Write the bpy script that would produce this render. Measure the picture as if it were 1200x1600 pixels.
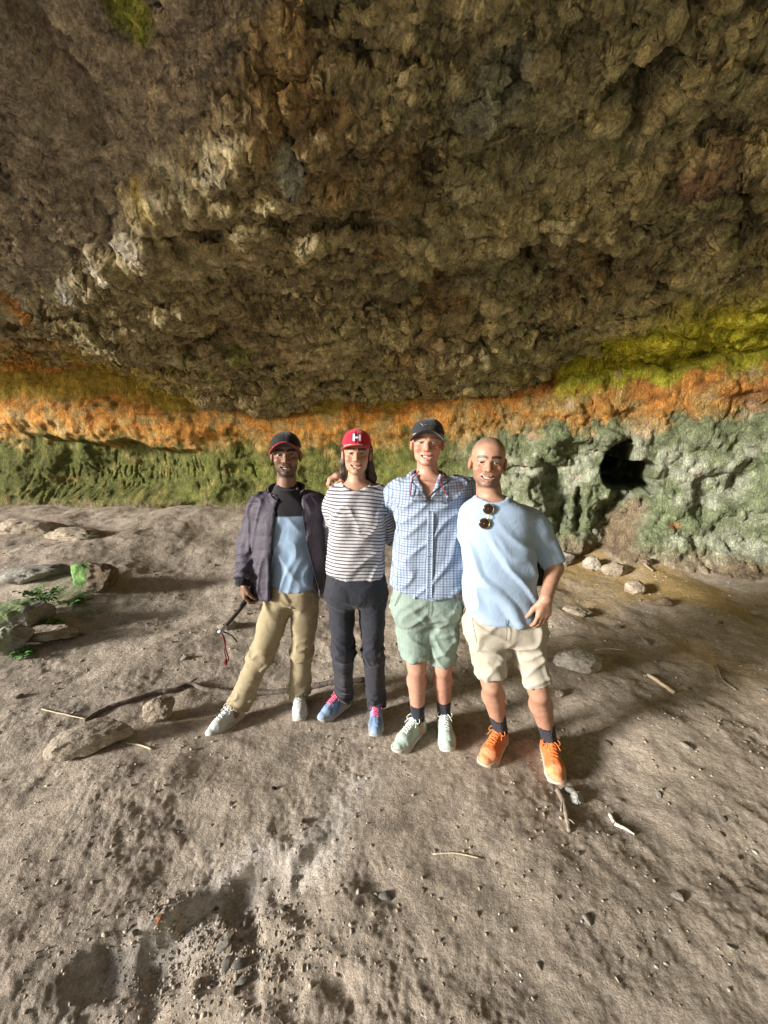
import bpy, math, random
import numpy as np
from mathutils import Vector, Matrix, noise as mnoise

for o in list(bpy.data.objects):
    bpy.data.objects.remove(o, do_unlink=True)
scene = bpy.context.scene
COL = scene.collection

# ---------------------------------------------------------------- camera
CAM_H, PITCH, FPX = 1.72, math.radians(10.0), 620.0      # eye height, downward tilt, focal length in photo pixels (1200 wide)
cam_d = bpy.data.cameras.new('camera')
cam_d.sensor_fit = 'HORIZONTAL'; cam_d.sensor_width = 36.0; cam_d.lens = 36.0 * FPX / 1200.0
cam_d.clip_start = 0.02; cam_d.clip_end = 500.0
cam = bpy.data.objects.new('camera', cam_d); COL.objects.link(cam)
cam.location = (0, 0, CAM_H); cam.rotation_euler = (math.pi / 2 - PITCH, 0, 0)
scene.camera = cam

# ---------------------------------------------------------------- sky, sun, exposure
SUN_AZ, SUN_EL = math.radians(247.0), math.radians(13.5)   # azimuth clockwise from +Y: low light through the cave mouth, behind and to the left
world = bpy.data.worlds.new('World'); scene.world = world; world.use_nodes = True
wn = world.node_tree.nodes; wl = world.node_tree.links; wn.clear()
sky = wn.new('ShaderNodeTexSky'); sky.sky_type = 'NISHITA'; sky.sun_disc = False
sky.sun_elevation = SUN_EL; sky.sun_rotation = SUN_AZ
bg = wn.new('ShaderNodeBackground'); bg.inputs['Strength'].default_value = 0.08
wo = wn.new('ShaderNodeOutputWorld')
wl.new(sky.outputs[0], bg.inputs[0]); wl.new(bg.outputs[0], wo.inputs[0])
sun_d = bpy.data.lights.new('sun', 'SUN'); sun_d.energy = 4.6; sun_d.angle = math.radians(11.0); sun_d.color = (1.0, 0.97, 0.92)
sun = bpy.data.objects.new('sun', sun_d); COL.objects.link(sun)
to_sun = Vector((math.sin(SUN_AZ) * math.cos(SUN_EL), math.cos(SUN_AZ) * math.cos(SUN_EL), math.sin(SUN_EL)))
sun.rotation_euler = to_sun.to_track_quat('Z', 'Y').to_euler(); sun.location = to_sun * 30
scene.view_settings.view_transform = 'Standard'; scene.view_settings.look = 'None'
scene.view_settings.gamma = 1.0; scene.view_settings.use_curve_mapping = False
scene.view_settings.exposure = 1.0
scene.render.engine = 'CYCLES'
scene.cycles.use_denoising = True
scene.cycles.max_bounces = 8; scene.cycles.diffuse_bounces = 5

# ---------------------------------------------------------------- helpers: survey points
SP, CP = math.sin(PITCH), math.cos(PITCH)
def ray(px, py):
    u = (px - 600.0) / FPX; v = (800.0 - py) / FPX
    return np.array([u, CP + v * SP, -SP + v * CP])
def P(px, py, Y):
    """point of the place seen at photo position px,py at Y metres into the cave"""
    r = ray(px, py); t = Y / r[1]
    return np.array([r[0] * t, Y, CAM_H + r[2] * t])
def smooth(a, b, x):
    t = np.clip((x - a) / (b - a), 0, 1); return t * t * (3 - 2 * t)

# ---------------------------------------------------------------- helpers: numpy noise
_rs = np.random.RandomState(7)
_perm = _rs.permutation(256); _perm = np.concatenate([_perm, _perm, _perm]).astype(np.int32)
_gr = _rs.normal(size=(256, 3)); _gr = (_gr / np.linalg.norm(_gr, axis=1)[:, None]).astype(np.float32)
def noise3(p):
    p = np.asarray(p, np.float32); fl = np.floor(p); f = p - fl; i = fl.astype(np.int32) & 255
    w = f * f * f * (f * (f * 6 - 15) + 10)
    out = np.zeros(p.shape[0], np.float32)
    for dx in (0, 1):
        for dy in (0, 1):
            for dz in (0, 1):
                h = _perm[_perm[_perm[(i[:, 0] + dx) & 255] + ((i[:, 1] + dy) & 255)] + ((i[:, 2] + dz) & 255)]
                g = _gr[h]
                d = g[:, 0] * (f[:, 0] - dx) + g[:, 1] * (f[:, 1] - dy) + g[:, 2] * (f[:, 2] - dz)
                wt = (w[:, 0] if dx else 1 - w[:, 0]) * (w[:, 1] if dy else 1 - w[:, 1]) * (w[:, 2] if dz else 1 - w[:, 2])
                out += d * wt
    return out * 1.6
def fbm(p, oct=4, lac=2.07, gain=0.5, off=0.0):
    p = np.asarray(p, np.float32) + off; a, s = 1.0, np.zeros(len(p), np.float32)
    for k in range(oct):
        s += a * noise3(p + 17.3 * k); p = p * lac; a *= gain
    return s
def ridged(p, oct=4, lac=2.1, gain=0.5, off=0.0):
    p = np.asarray(p, np.float32) + off; a, s = 1.0, np.zeros(len(p), np.float32)
    for k in range(oct):
        s += a * (1 - 2 * np.abs(noise3(p + 11.7 * k))); p = p * lac; a *= gain
    return s
def seg_dist(x, y, pts):
    """distance to a polyline, signed (+ on its left side walking along it), and arclength fraction"""
    best = np.full(x.shape, 1e9); sign = np.ones(x.shape); frac = np.zeros(x.shape); n = len(pts) - 1
    for k in range(n):
        ax, ay = pts[k]; bx, by = pts[k + 1]; dx, dy = bx - ax, by - ay
        t = np.clip(((x - ax) * dx + (y - ay) * dy) / (dx * dx + dy * dy), 0, 1)
        ex, ey = x - ax - t * dx, y - ay - t * dy; d = np.hypot(ex, ey)
        m = d < best
        best = np.where(m, d, best); sign = np.where(m, np.sign(dx * ey - dy * ex), sign); frac = np.where(m, (k + t) / n, frac)
    return best * sign, frac

# ---------------------------------------------------------------- helpers: meshes, materials
def mesh_np(name, V, F, attrs=None, smooth_shade=True):
    V = np.ascontiguousarray(V, np.float32); F = np.asarray(F, np.int32)
    me = bpy.data.meshes.new(name); n = F.shape[1]
    me.vertices.add(len(V)); me.vertices.foreach_set('co', V.ravel())
    me.loops.add(F.size); me.loops.foreach_set('vertex_index', F.ravel())
    me.polygons.add(len(F)); me.polygons.foreach_set('loop_start', np.arange(0, F.size, n, dtype=np.int32))
    me.update(calc_edges=True); me.validate()
    if smooth_shade: me.polygons.foreach_set('use_smooth', np.ones(len(me.polygons), bool))
    for k, a in (attrs or {}).items():
        a = np.asarray(a, np.float32)
        if a.ndim == 2:
            at = me.attributes.new(k, 'FLOAT_COLOR', 'POINT')
            if a.shape[1] == 3: a = np.concatenate([a, np.ones((len(a), 1), np.float32)], 1)
            at.data.foreach_set('color', np.ascontiguousarray(a, np.float32).ravel())
        else:
            me.attributes.new(k, 'FLOAT', 'POINT').data.foreach_set('value', np.ascontiguousarray(a))
    return me
def obj(name, me, mat=None, parent=None, loc=None, rot=None, **props):
    o = bpy.data.objects.new(name, me); COL.objects.link(o)
    if mat is not None and me is not None and not me.materials: me.materials.append(mat)
    if parent is not None: o.parent = parent
    if loc is not None: o.location = loc
    if rot is not None: o.rotation_euler = rot
    for k, v in props.items(): o[k] = v
    return o
def grid_faces(nr, nc):
    a = (np.arange(nr - 1)[:, None] * nc + np.arange(nc - 1)[None, :]).ravel()
    return np.stack([a, a + 1, a + nc + 1, a + nc], 1)
class NT:
    def __init__(s, name, rough=0.9, spec=0.25):
        s.m = bpy.data.materials.new(name); s.m.use_nodes = True; s.t = s.m.node_tree
        s.b = s.t.nodes['Principled BSDF']; s.b.inputs['Roughness'].default_value = rough
        s.b.inputs['Specular IOR Level'].default_value = spec
    def n(s, kind, **kw):
        nd = s.t.nodes.new('ShaderNode' + kind)
        for k, v in kw.items():
            if k in nd.inputs: nd.inputs[k].default_value = v
            else: setattr(nd, k, v)
        return nd
    def l(s, a, b): s.t.links.new(a, b)
    def attr(s, name): return s.n('Attribute', attribute_name=name)
    def coord(s, which='Object'): return s.n('TexCoord').outputs[which]
    def noise(s, scale, detail=4.0, rough=0.55, vec=None, dist=0.0):
        nd = s.n('TexNoise'); nd.inputs['Scale'].default_value = scale; nd.inputs['Detail'].default_value = detail
        nd.inputs['Roughness'].default_value = rough; nd.inputs['Distortion'].default_value = dist
        s.l(vec if vec is not None else s.coord(), nd.inputs['Vector']); return nd
    def ramp(s, fac, stops):
        nd = s.n('ValToRGB'); cr = nd.color_ramp
        while len(cr.elements) < len(stops): cr.elements.new(0.5)
        for e, (p, c) in zip(cr.elements, stops):
            e.position = p; e.color = (c, c, c, 1) if isinstance(c, (int, float)) else (*c, 1)
        s.l(fac, nd.inputs[0]); return nd.outputs[0]
    def mix(s, fac, a, b, blend='MIX'):
        nd = s.n('Mix', data_type='RGBA', blend_type=blend)
        for sock, v in ((nd.inputs[0], fac), (nd.inputs[6], a), (nd.inputs[7], b)):
            if isinstance(v, (int, float)): sock.default_value = v
            elif isinstance(v, tuple): sock.default_value = (*v, 1)
            else: s.l(v, sock)
        return nd.outputs[2]
    def math(s, op, a, b=None, c=None):
        nd = s.n('Math', operation=op)
        for k, v in enumerate((a, b, c)):
            if v is None: continue
            if isinstance(v, (int, float)): nd.inputs[k].default_value = v
            else: s.l(v, nd.inputs[k])
        return nd.outputs[0]
    def bump(s, height, strength=0.5, dist=0.01, prev=None):
        nd = s.n('Bump'); nd.inputs['Strength'].default_value = strength; nd.inputs['Distance'].default_value = dist
        s.l(height, nd.inputs['Height'])
        if prev is not None: s.l(prev, nd.inputs['Normal'])
        return nd.outputs[0]
    def color(s, c):
        if isinstance(c, tuple): s.b.inputs['Base Color'].default_value = (*c, 1)
        else: s.l(c, s.b.inputs['Base Color'])
    def normal(s, c): s.l(c, s.b.inputs['Normal'])

def rock_material(name, var=0.35, bump_scale=(22.0, 75.0), bump_d=(0.03, 0.008), rough=0.92, scratch=0.0, ragged=0.0):
    """colour from the 'tint' attribute (mineral and algae colours), broken up by grain, with fine relief"""
    m = NT(name, rough, 0.2); co = m.coord()
    tint = m.attr('tint').outputs['Color']
    n1 = m.noise(9.0, 4, 0.65, co); n2 = m.noise(60.0, 3, 0.7, co)
    v1 = m.ramp(n1.outputs['Fac'], [(0.3, 1 - var), (0.7, 1 + var)])
    v2 = m.ramp(n2.outputs['Fac'], [(0.25, 1 - var), (0.75, 1 + var)])
    c = m.mix(1.0, tint, v1, 'MULTIPLY'); c = m.mix(1.0, c, v2, 'MULTIPLY')
    m.color(c)
    b1 = m.noise(bump_scale[0], 5, 0.62, co, 0.4); b2 = m.noise(bump_scale[1], 4, 0.7, co)
    nb = m.bump(b1.outputs['Fac'], 0.9, bump_d[0]); nb = m.bump(b2.outputs['Fac'], 0.8, bump_d[1], nb)
    if ragged:                                                  # ragged crests at several sizes
        rg = m.n('TexNoise', noise_type='RIDGED_MULTIFRACTAL'); rg.inputs['Scale'].default_value = 12.0; rg.inputs['Detail'].default_value = 5.0; rg.inputs['Roughness'].default_value = 0.55; rg.inputs['Distortion'].default_value = 0.5; m.l(co, rg.inputs['Vector'])
        nb = m.bump(rg.outputs[0], ragged, 0.075, nb)
    if scratch:                                                 # fine tool scratches, mostly upright and slanting
        mp = m.n('Mapping'); mp.inputs['Rotation'].default_value = (0.0, 0.5, 0.3); mp.inputs['Scale'].default_value = (1.0, 1.0, 0.18); m.l(co, mp.inputs['Vector'])
        sc = m.noise(34.0, 3, 0.6, mp.outputs[0], 0.6); nb = m.bump(m.ramp(sc.outputs['Fac'], [(0.40, 0.0), (0.52, 1.0), (0.60, 0.4)]), scratch, 0.03, nb)
    m.normal(nb); return m.m
def normals(V, F):
    a, b, c, d = (V[F[:, k]] for k in range(4)); n = np.cross(c - a, d - b); N = np.zeros_like(V)
    for k in range(4):
        for j in range(3): N[:, j] += np.bincount(F[:, k], n[:, j], len(V))
    return N / (np.linalg.norm(N, axis=1)[:, None] + 1e-12)
def catmull(pts, n):
    pts = np.asarray(pts, float); q = np.vstack([2 * pts[0] - pts[1], pts, 2 * pts[-1] - pts[-2]]); out = []
    for t in np.linspace(0, len(pts) - 1 - 1e-9, n):
        k = int(t); f = t - k; a, b, c_, d = q[k:k + 4]
        out.append(0.5 * (2 * b + (c_ - a) * f + (2 * a - 5 * b + 4 * c_ - d) * f * f + (3 * b - a - 3 * c_ + d) * f ** 3))
    return np.array(out)

# ================================================================ THE CAVE
# ---- ground
RIM = [tuple(P(a, b, 1)[:2] * 0 + (lambda r: (r * (CAM_H / -r[2]))[:2])(ray(a, b))) for a, b in
       ((-60, 1600), (60, 1540), (130, 1500), (215, 1474), (262, 1445), (318, 1398), (398, 1352), (455, 1345), (505, 1318), (540, 1270), (575, 1215))]
def ground_h(x, y, fine=True):
    shp = x.shape; x = x.ravel().astype(np.float64); y = y.ravel().astype(np.float64)
    z = 0.44 * smooth(3.6, 7.4, y) * smooth(2.6, -0.5, x) + 0.10 * smooth(4.2, 6.0, y) * smooth(0.2, 2.0, x)
    z += 0.20 * smooth(-2.0, -3.6, x) * smooth(2.6, 4.4, y) * (1 - 0.6 * smooth(4.6, 6.4, y))
    z += 0.12 * smooth(2.2, 3.6, x) * smooth(3.2, 4.6, y)
    p = np.stack([x, y, 0 * x], 1)
    keep = 1 - 0.75 * np.exp(-(((x - 0.05) / 0.9) ** 2 + ((y - 2.0) / 0.45) ** 2))       # trodden flat where people stand
    z += 0.065 * fbm(p * 0.9, 2) * keep * smooth(0.6, 1.6, y)
    d, fr = seg_dist(x, y, RIM)                                # + on the plateau (far) side
    wob = 0.045 * fbm(p * 3.2, 2, off=3.1) + 0.008 * fbm(p * 18.0, 2, off=7.7)
    dd = d + wob
    amp = 0.085 * (0.70 + 0.55 * smooth(-0.4, 0.5, fbm(p * 5.0, 2, off=41.0))) * smooth(0.08, 0.30, fr) * (1 - smooth(0.60, 0.90, fr))
    z -= amp * smooth(0.030, -0.035, dd) * (0.50 + 0.50 * np.exp(-np.clip(-dd, 0, 9) / 0.30)) * np.exp(-np.clip(-dd, 0, 9) / 1.6) - 0.22 * amp * np.exp(-((dd - 0.05) / 0.10) ** 2)
    z -= 0.16 * np.exp(-(((x + 1.06) / 0.30) ** 2 + ((y - 0.66) / 0.24) ** 2))            # added hollow, shaped to shade the near left corner
    if fine:
        z += 0.014 * fbm(p * np.array([3.0, 3.0, 1]), 3, off=1.3) * keep
        sp = p @ np.array([[2.0, 4.6, 0], [4.6, -2.0, 0], [0, 0, 1.]])
        z += 0.0055 * ridged(sp * 0.8, 2, off=5.0) * keep
        patch_ = smooth(-0.25, 0.45, fbm(p * 1.7, 2, off=31.0))
        c = fbm(p * 17.0, 3, off=9.0)
        z += (0.0014 + 0.0026 * patch_) * c + 0.002 * patch_ * np.clip(c - 0.45, 0, 1)
        z += (0.0016 + 0.0022 * patch_) * fbm(p * 55.0, 2, off=2.0)
    return z.reshape(shp)
def gz(x, y): return float(ground_h(np.array([float(x)]), np.array([float(y)]), True)[0])
def G(px, py, it=6):
    """where a photo position meets the ground"""
    r = ray(px, py); z = 0.0
    for _ in range(it):
        t = (z - CAM_H) / r[2]; z = float(ground_h(np.array([r[0] * t]), np.array([r[1] * t]), False)[0])
    return np.array([r[0] * t, r[1] * t, gz(r[0] * t, r[1] * t)])

ys = [0.42]
while ys[-1] < 8.8: ys.append(ys[-1] + 0.0062 * max(ys[-1], 0.75))
ys = np.array([-80, -40, -20, -10, -6, -4, -2.5, -1.5, -0.8, -0.3, 0.1, 0.3] + ys + [9.5, 11, 14, 20, 40])
us = np.linspace(-1, 1, 500)
us = np.concatenate([[-40, -16, -8, -4, -2.2, -1.5, -1.15], us, [1.15, 1.5, 2.2, 4, 8, 16, 40]])
Yg, Ug = np.meshgrid(ys, us, indexing='ij')
Xg = Ug * (np.clip(Yg, 0.42, 9.5) * 1.06 + 0.60)
Zg = ground_h(Xg, Yg)
Vg = np.stack([Xg, Yg, Zg], -1).reshape(-1, 3)
pg = Vg.copy(); pg[:, 2] = 0
a1 = fbm(pg * 1.3, 4, off=4.0)[:, None]; a2 = fbm(pg * 5.0, 4, off=8.0)[:, None]; a3 = fbm(pg * 0.6, 3, off=12.0)[:, None]
tint = np.array([0.445, 0.372, 0.298]) * (1 + 0.24 * a1 + 0.22 * a2)
tint = tint + np.clip(a3, 0, 1) * np.array([0.05, 0.04, 0.03])
dk = smooth(0.0, 0.7, a2 + 0.8 * a1); tint = tint * (1 - 0.42 * dk)
dr, fr = seg_dist(Vg[:, 0], Vg[:, 1], RIM)
crust = (np.exp(-((dr + 0.0) / 0.10) ** 2) * smooth(0.05, 0.2, fr))[:, None] * smooth(-0.5, 0.5, a2 + 0.2)
tint = tint * (1 - 0.75 * crust) + 0.75 * crust * np.array([0.58, 0.53, 0.48])       # pale dusty crust on the broken rim
gl = G(55, 950); moss = np.exp(-(((Vg[:, 0] - gl[0]) / 0.75) ** 2 + ((Vg[:, 1] - gl[1]) / 0.65) ** 2))[:, None] * smooth(-0.3, 0.5, a2)
tint = tint * (1 - 0.75 * moss) + 0.75 * moss * np.array([0.10, 0.15, 0.04])
och = (smooth(1.4, 2.6, Vg[:, 0]) * smooth(2.2, 3.2, Vg[:, 1]))[:, None] * smooth(-0.4, 0.6, a1 + a3)
tint = tint * (1 - 0.8 * och) + 0.8 * och * np.array([0.38, 0.255, 0.085])          # warm bounce-lit shadow of the group, painted into the floor colour
gm = NT('packed_earth', 0.95, 0.15); co = gm.coord()
tc = gm.attr('tint').outputs['Color']
n1 = gm.noise(38.0, 6, 0.7, co); n2 = gm.noise(150.0, 4, 0.7, co)
c = gm.mix(1.0, tc, gm.ramp(n1.outputs['Fac'], [(0.3, 0.68), (0.7, 1.25)]), 'MULTIPLY')
c = gm.mix(1.0, c, gm.ramp(n2.outputs['Fac'], [(0.3, 0.7), (0.72, 1.35)]), 'MULTIPLY')
vor = gm.n('TexVoronoi'); vor.inputs['Scale'].default_value = 46.0; vor.inputs['Randomness'].default_value = 1.0; gm.l(co, vor.inputs['Vector'])
chips = gm.ramp(vor.outputs['Distance'], [(0.10, 1.0), (0.17, 0.0)])
sel = gm.ramp(gm.noise(30.0, 2, 0.5, co).outputs['Fac'], [(0.58, 0.0), (0.62, 1.0)])
c = gm.mix(gm.math('MULTIPLY', chips, sel), c, (0.50, 0.44, 0.36)); gm.color(c)
nb = gm.bump(gm.noise(30.0, 8, 0.68, co).outputs['Fac'], 0.9, 0.018); nb = gm.bump(n2.outputs['Fac'], 0.8, 0.005, nb)
gm.normal(nb)
ground = obj('ground', mesh_np('ground', Vg, grid_faces(len(ys), len(us)), {'tint': tint}), gm.m, kind='structure', label='bare trodden earth floor of the cave with crumbs and stones')

# ---- back wall: a curve in plan, carved with tool marks, a burrow and old letters
PLAN = np.array([(-13, 8.4), (-9, 7.9), (-6, 7.45), (-3.5, 7.35), (-1.5, 7.2), (0.3, 6.8), (1.6, 6.2), (2.6, 5.65), (3.6, 5.15), (4.8, 4.5), (6.0, 3.2), (6.8, 1.0), (6.6, -2), (5.4, -4.6), (3.0, -6.2), (0.5, -6.8)], float)
dense = catmull(PLAN, 3000); arc = np.concatenate([[0], np.cumsum(np.linalg.norm(np.diff(dense, axis=0), axis=1))])
tang = np.gradient(dense, axis=0); tang /= np.linalg.norm(tang, axis=1)[:, None]
nrm = np.stack([tang[:, 1], -tang[:, 0]], 1)                    # points into the cave (towards the camera)
def s_at(x): return float(np.interp(x, dense[:1900, 0], arc[:1900]))
def wall_px(px, py):
    """wall position (arclength, height) behind a photo position"""
    best = None
    r = ray(px, py)
    k = np.argmin(np.abs(np.arctan2(dense[:, 0], dense[:, 1]) - math.atan2(r[0], r[1])) + 9 * (dense[:, 1] < 0))
    t = dense[k, 1] / r[1]; return arc[k], CAM_H + r[2] * t
sA, sB = s_at(-8.2), float(arc[np.argmin(np.abs(dense[:, 0] - 5.9) + 9 * (dense[:, 1] < 0))])
ss = np.concatenate([np.linspace(0, sA, 40)[:-1], np.linspace(sA, sB, 860), np.linspace(sB, arc[-1], 60)[1:]])
ts = np.concatenate([[-0.6, -0.3], np.linspace(-0.1, 3.4, 190), [3.7, 4.0, 4.6, 5.4]])
S, T = np.meshgrid(ss, ts, indexing='ij')
BX = np.interp(S, arc, dense[:, 0]); BY = np.interp(S, arc, dense[:, 1]); NX = np.interp(S, arc, nrm[:, 0]); NY = np.interp(S, arc, nrm[:, 1])
sv, tv = S.ravel(), T.ravel(); q = np.stack([sv, tv, 0 * sv], 1)
rightness = smooth(s_at(0.4), s_at(2.2), sv)
hz = np.interp(sv, [0, s_at(-6.5), s_at(-3.6), s_at(0.3), s_at(2.6), s_at(4.8), arc[-1]], [1.80, 1.78, 1.66, 1.74, 2.02, 2.14, 2.2]) + 0.15 * fbm(q * [1.1, 0.3, 1], 4, off=2.0)   # foot of the orange brow
D = 0.13 * smooth(0.0, 0.28, tv - hz) * smooth(0.75, 0.45, tv - hz)             # overhanging orange brow
D = D * (0.75 + 0.25 * (1 - rightness)) - 0.18 * rightness * smooth(0.55, 0.75, tv - hz)  # set-back face above the ledge on the right
D += 0.45 * np.clip(0.75 - tv, 0, 1.4) ** 1.5 * (1 - 0.6 * rightness) + 0.30 * np.clip(0.5 - tv, 0, 1) * rightness   # foot of wall runs out into the floor
D += 0.14 * fbm(q * [0.7, 0.9, 1], 3, off=6.0) + 0.055 * fbm(q * [2.3, 2.6, 1], 3, off=1.0)
D += 0.045 * rightness * ridged(q * [1.6, 1.1, 1], 4, off=4.0)
# pick marks: slanting grooves
def grooves(q, ang, freq, off):
    ca, sa = math.cos(ang), math.sin(ang); u = q[:, 0] * ca + q[:, 1] * sa; v = -q[:, 0] * sa + q[:, 1] * ca
    w = np.stack([u * freq, v * freq * 0.22, 0 * u + off], 1); w[:, 0] += 0.5 * fbm(q * 2.2, 2, off=off)
    return np.clip(noise3(w), 0, 1) - 0.6 * np.clip(-noise3(w + 31.0) - 0.05, 0, 1)
D += (0.004 + 0.032 * rightness) * grooves(q, 0.5, 9.0, 1.5) + (0.003 + 0.020 * rightness) * grooves(q, -0.25, 13.0, 8.5)
# the burrow and the broken recess under it
def pit(px, py, rx, ry, depth, rot=0.0, soft=0.35, seed=0.0, rag=0.22):
    s0, t0 = wall_px(px, py); ca, sa = math.cos(rot), math.sin(rot)
    a = (sv - s0); b = (tv - t0); a, b = a * ca + b * sa, -a * sa + b * ca
    r = np.sqrt((a / rx) ** 2 + (b / ry) ** 2) + rag * fbm(q * 3.0, 3, off=seed)
    return -depth * smooth(1.0 + soft, 1.0 - soft, r)
D += pit(985, 746, 0.33, 0.20, 2.2, -0.35, 0.13, 1.0, 0.40)
D += pit(966, 722, 0.14, 0.28, 1.6, -0.35, 0.2, 1.5)
D += pit(915, 760, 0.62, 0.62, 0.34, -0.3, 0.30, 2.0)
D += pit(965, 820, 0.26, 0.62, 0.34, -0.45, 0.30, 3.0)
D += pit(904, 800, 0.07, 0.28, 0.26, 0.05, 0.45, 4.0)
D += pit(865, 770, 0.14, 0.50, 0.22, 0.35, 0.4, 5.0)
D += pit(1125, 760, 0.24, 0.22, 0.20, 0.3, 0.4, 6.0)
D += pit(1172, 745, 0.14, 0.24, 0.18, -0.2, 0.4, 7.0)
D += pit(1095, 800, 0.10, 0.10, 0.14, 0.2, 0.4, 7.5)
D += pit(812, 735, 0.22, 0.10, 0.20, 0.0, 0.4, 8.0)
brk = -pit(925, 765, 0.85, 0.75, 1.0, 0.0, 0.4, 9.0)                       # broken rock round the burrow
D += brk * (0.11 * ridged(q * [2.2, 1.3, 1] + 0.4 * np.stack([noise3(q * 1.5), noise3(q * 1.5 + 7), 0 * sv], 1), 3, off=13.0) - 0.03)
D -= 0.34 * smooth(hz, hz - 0.12, tv) * smooth(0.62, 0.95, tv) * smooth(s_at(-7.0), s_at(-6.0), sv) * smooth(s_at(-2.9), s_at(-4.2), sv)     # long hollow on the left
# letters and digits cut into the left wall long ago
STROKES = [[(136, 738), (143, 730), (150, 737), (146, 745), (137, 740)], [(161, 748), (166, 730), (171, 748)], [(163, 742), (170, 742)], [(176, 730), (177, 744), (182, 748), (187, 744), (186, 730)],
           [(193, 731), (195, 748)], [(193, 739), (200, 734)], [(194, 740), (203, 748)], [(203, 737), (211, 736)], [(218, 734), (219, 749)], [(229, 740), (230, 751)], [(236, 728), (238, 750)],
           [(243, 750), (242, 730), (248, 726), (250, 750)], [(243, 739), (250, 738)], [(254, 749), (254, 730), (260, 727), (262, 748)], [(255, 739), (261, 738)], [(266, 727), (269, 748)], [(266, 738), (273, 728)], [(267, 739), (275, 748)],
           [(297, 714), (299, 746)], [(312, 716), (314, 744)], [(175, 756), (180, 765), (185, 758), (189, 766), (192, 756)], [(200, 756), (198, 768)], [(216, 758), (221, 768)]]
rr = random.Random(5)
for k in range(46):
    a, b = rr.uniform(42, 150), rr.uniform(722, 770); dx = rr.uniform(-7, 9); STROKES.append([(a, b), (a + dx, b + rr.uniform(9, 18))])
for k in range(26):
    a, b = rr.uniform(150, 400), rr.uniform(700, 770); dx = rr.uniform(-3, 6); STROKES.append([(a, b), (a + dx, b + rr.uniform(8, 20))])
near = (sv > s_at(-7.6)) & (sv < s_at(-1.5)) & (tv > 0.5) & (tv < 2.1)
sn, tn = sv[near], tv[near]; cut = np.zeros(len(sn))
for st in STROKES:
    w = [wall_px(*p_) for p_ in st]
    mnx, mxx = min(a for a, b in w) - .1, max(a for a, b in w) + .1
    m = (sn > mnx) & (sn < mxx)
    if m.any():
        dd, _ = seg_dist(sn[m], tn[m], w); cut[m] = np.maximum(cut[m], np.exp(-(dd / 0.015) ** 2))
Dn = np.zeros(len(sv)); Dn[near] = -0.028 * cut; D += Dn
Vw = np.stack([BX.ravel() + NX.ravel() * D, BY.ravel() + NY.ravel() * D, tv + 0.02 * fbm(q * 5, 2, off=15.0)], 1)
WF = grid_faces(len(ss), len(ts)); Nw = normals(Vw, WF)                  # second pass: fine relief in true 3-D, along the real normal
if (Nw[:, 1].mean()) > 0: Nw = -Nw
amp_w = (0.55 + 0.45 * rightness) * (1 - 0.9 * np.clip(-pit(982, 740, 0.42, 0.34, 1.0, -0.3, 0.3, 1.0), 0, 1))
fine_w = 0.030 * fbm(Vw * 6.0, 3, off=3.0) + (0.003 + 0.020 * rightness) * np.clip(ridged(Vw * [10, 10, 6.0], 2, off=6.0), -1, 1.2) + 0.006 * fbm(Vw * 38.0, 2, off=5.0)
strata = 0.018 * noise3(np.stack([sv * 0.8, 0 * sv, tv * 9.0 + 0.8 * noise3(q * 1.2)], 1)) * (1 - 0.6 * rightness)
Vw = Vw + Nw * (amp_w * fine_w + strata)[:, None]
c1 = fbm(q * [0.8, 1.2, 1], 4, off=20.0)[:, None]; c2 = fbm(q * [3.0, 3.4, 1], 4, off=25.0)[:, None]; c3 = fbm(q * [9, 7, 1], 3, off=28.0)[:, None]
h_ = (tv - hz)[:, None]; R_ = rightness[:, None]
green_l = np.array([0.14, 0.15, 0.040]); green_r = np.array([0.19, 0.22, 0.12]); pale_r = np.array([0.37, 0.385, 0.285])
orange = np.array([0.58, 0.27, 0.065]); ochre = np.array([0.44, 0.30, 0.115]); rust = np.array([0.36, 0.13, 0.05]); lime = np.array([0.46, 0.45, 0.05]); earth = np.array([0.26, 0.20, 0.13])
low = (1 - R_) * (green_l * (1 + 0.25 * c1)) + R_ * (green_r + (pale_r - green_r) * smooth(-0.2, 0.6, c2 + 0.5 * c1))
ol = 0.8 * smooth(0.1, 0.9, c2 + 0.6 * c1 + 0.1) * (1 - R_); low = low * (1 - 0.55 * ol) + 0.55 * ol * ochre
up = (orange + (ochre - orange) * smooth(-0.3, 0.5, c2)) * (1.28 - 0.28 * R_); up = up * (1 - 0.5 * R_ * smooth(0, 0.5, c1 + 0.2)) + 0.5 * R_ * smooth(0, 0.5, c1 + 0.2) * rust  # left side brightened: strong light there is put into the orange colour
k_ = smooth(-0.16, 0.16, h_ + 0.26 * c2 + 0.10 * c3); tint = low * (1 - k_) + up * k_
k_ = smooth(s_at(2.36), s_at(2.46), sv)[:, None] * smooth(0.38, 0.50, h_ + 0.10 * c2); lm = lime * (1 + 0.35 * c2 + 0.25 * c1); tint = tint * (1 - k_) + k_ * np.clip(lm, 0.03, 1)
k_ = (1 - R_) * smooth(0.55, 0.8, h_ + 0.25 * c1); tint = tint * (1 - k_) + k_ * np.array([0.52, 0.40, 0.08])
k_ = smooth(0.62, 0.30, tv[:, None] + 0.14 * c2 + 0.25 * R_ - 0.1); tint = tint * (1 - k_) + k_ * earth
gl_ = (1 - R_) * smooth(0.25, 0.8, c1 + 0.5 * c2) * smooth(0.15, -0.2, h_); tint = tint * (1 - 0.8 * gl_) + 0.8 * gl_ * np.array([0.16, 0.20, 0.04])
pk = 0.6 * smooth(0.62, 0.85, c2 + 0.3 * c3) * R_; tint = tint * (1 - pk) + pk * np.array([0.50, 0.38, 0.28])
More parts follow.
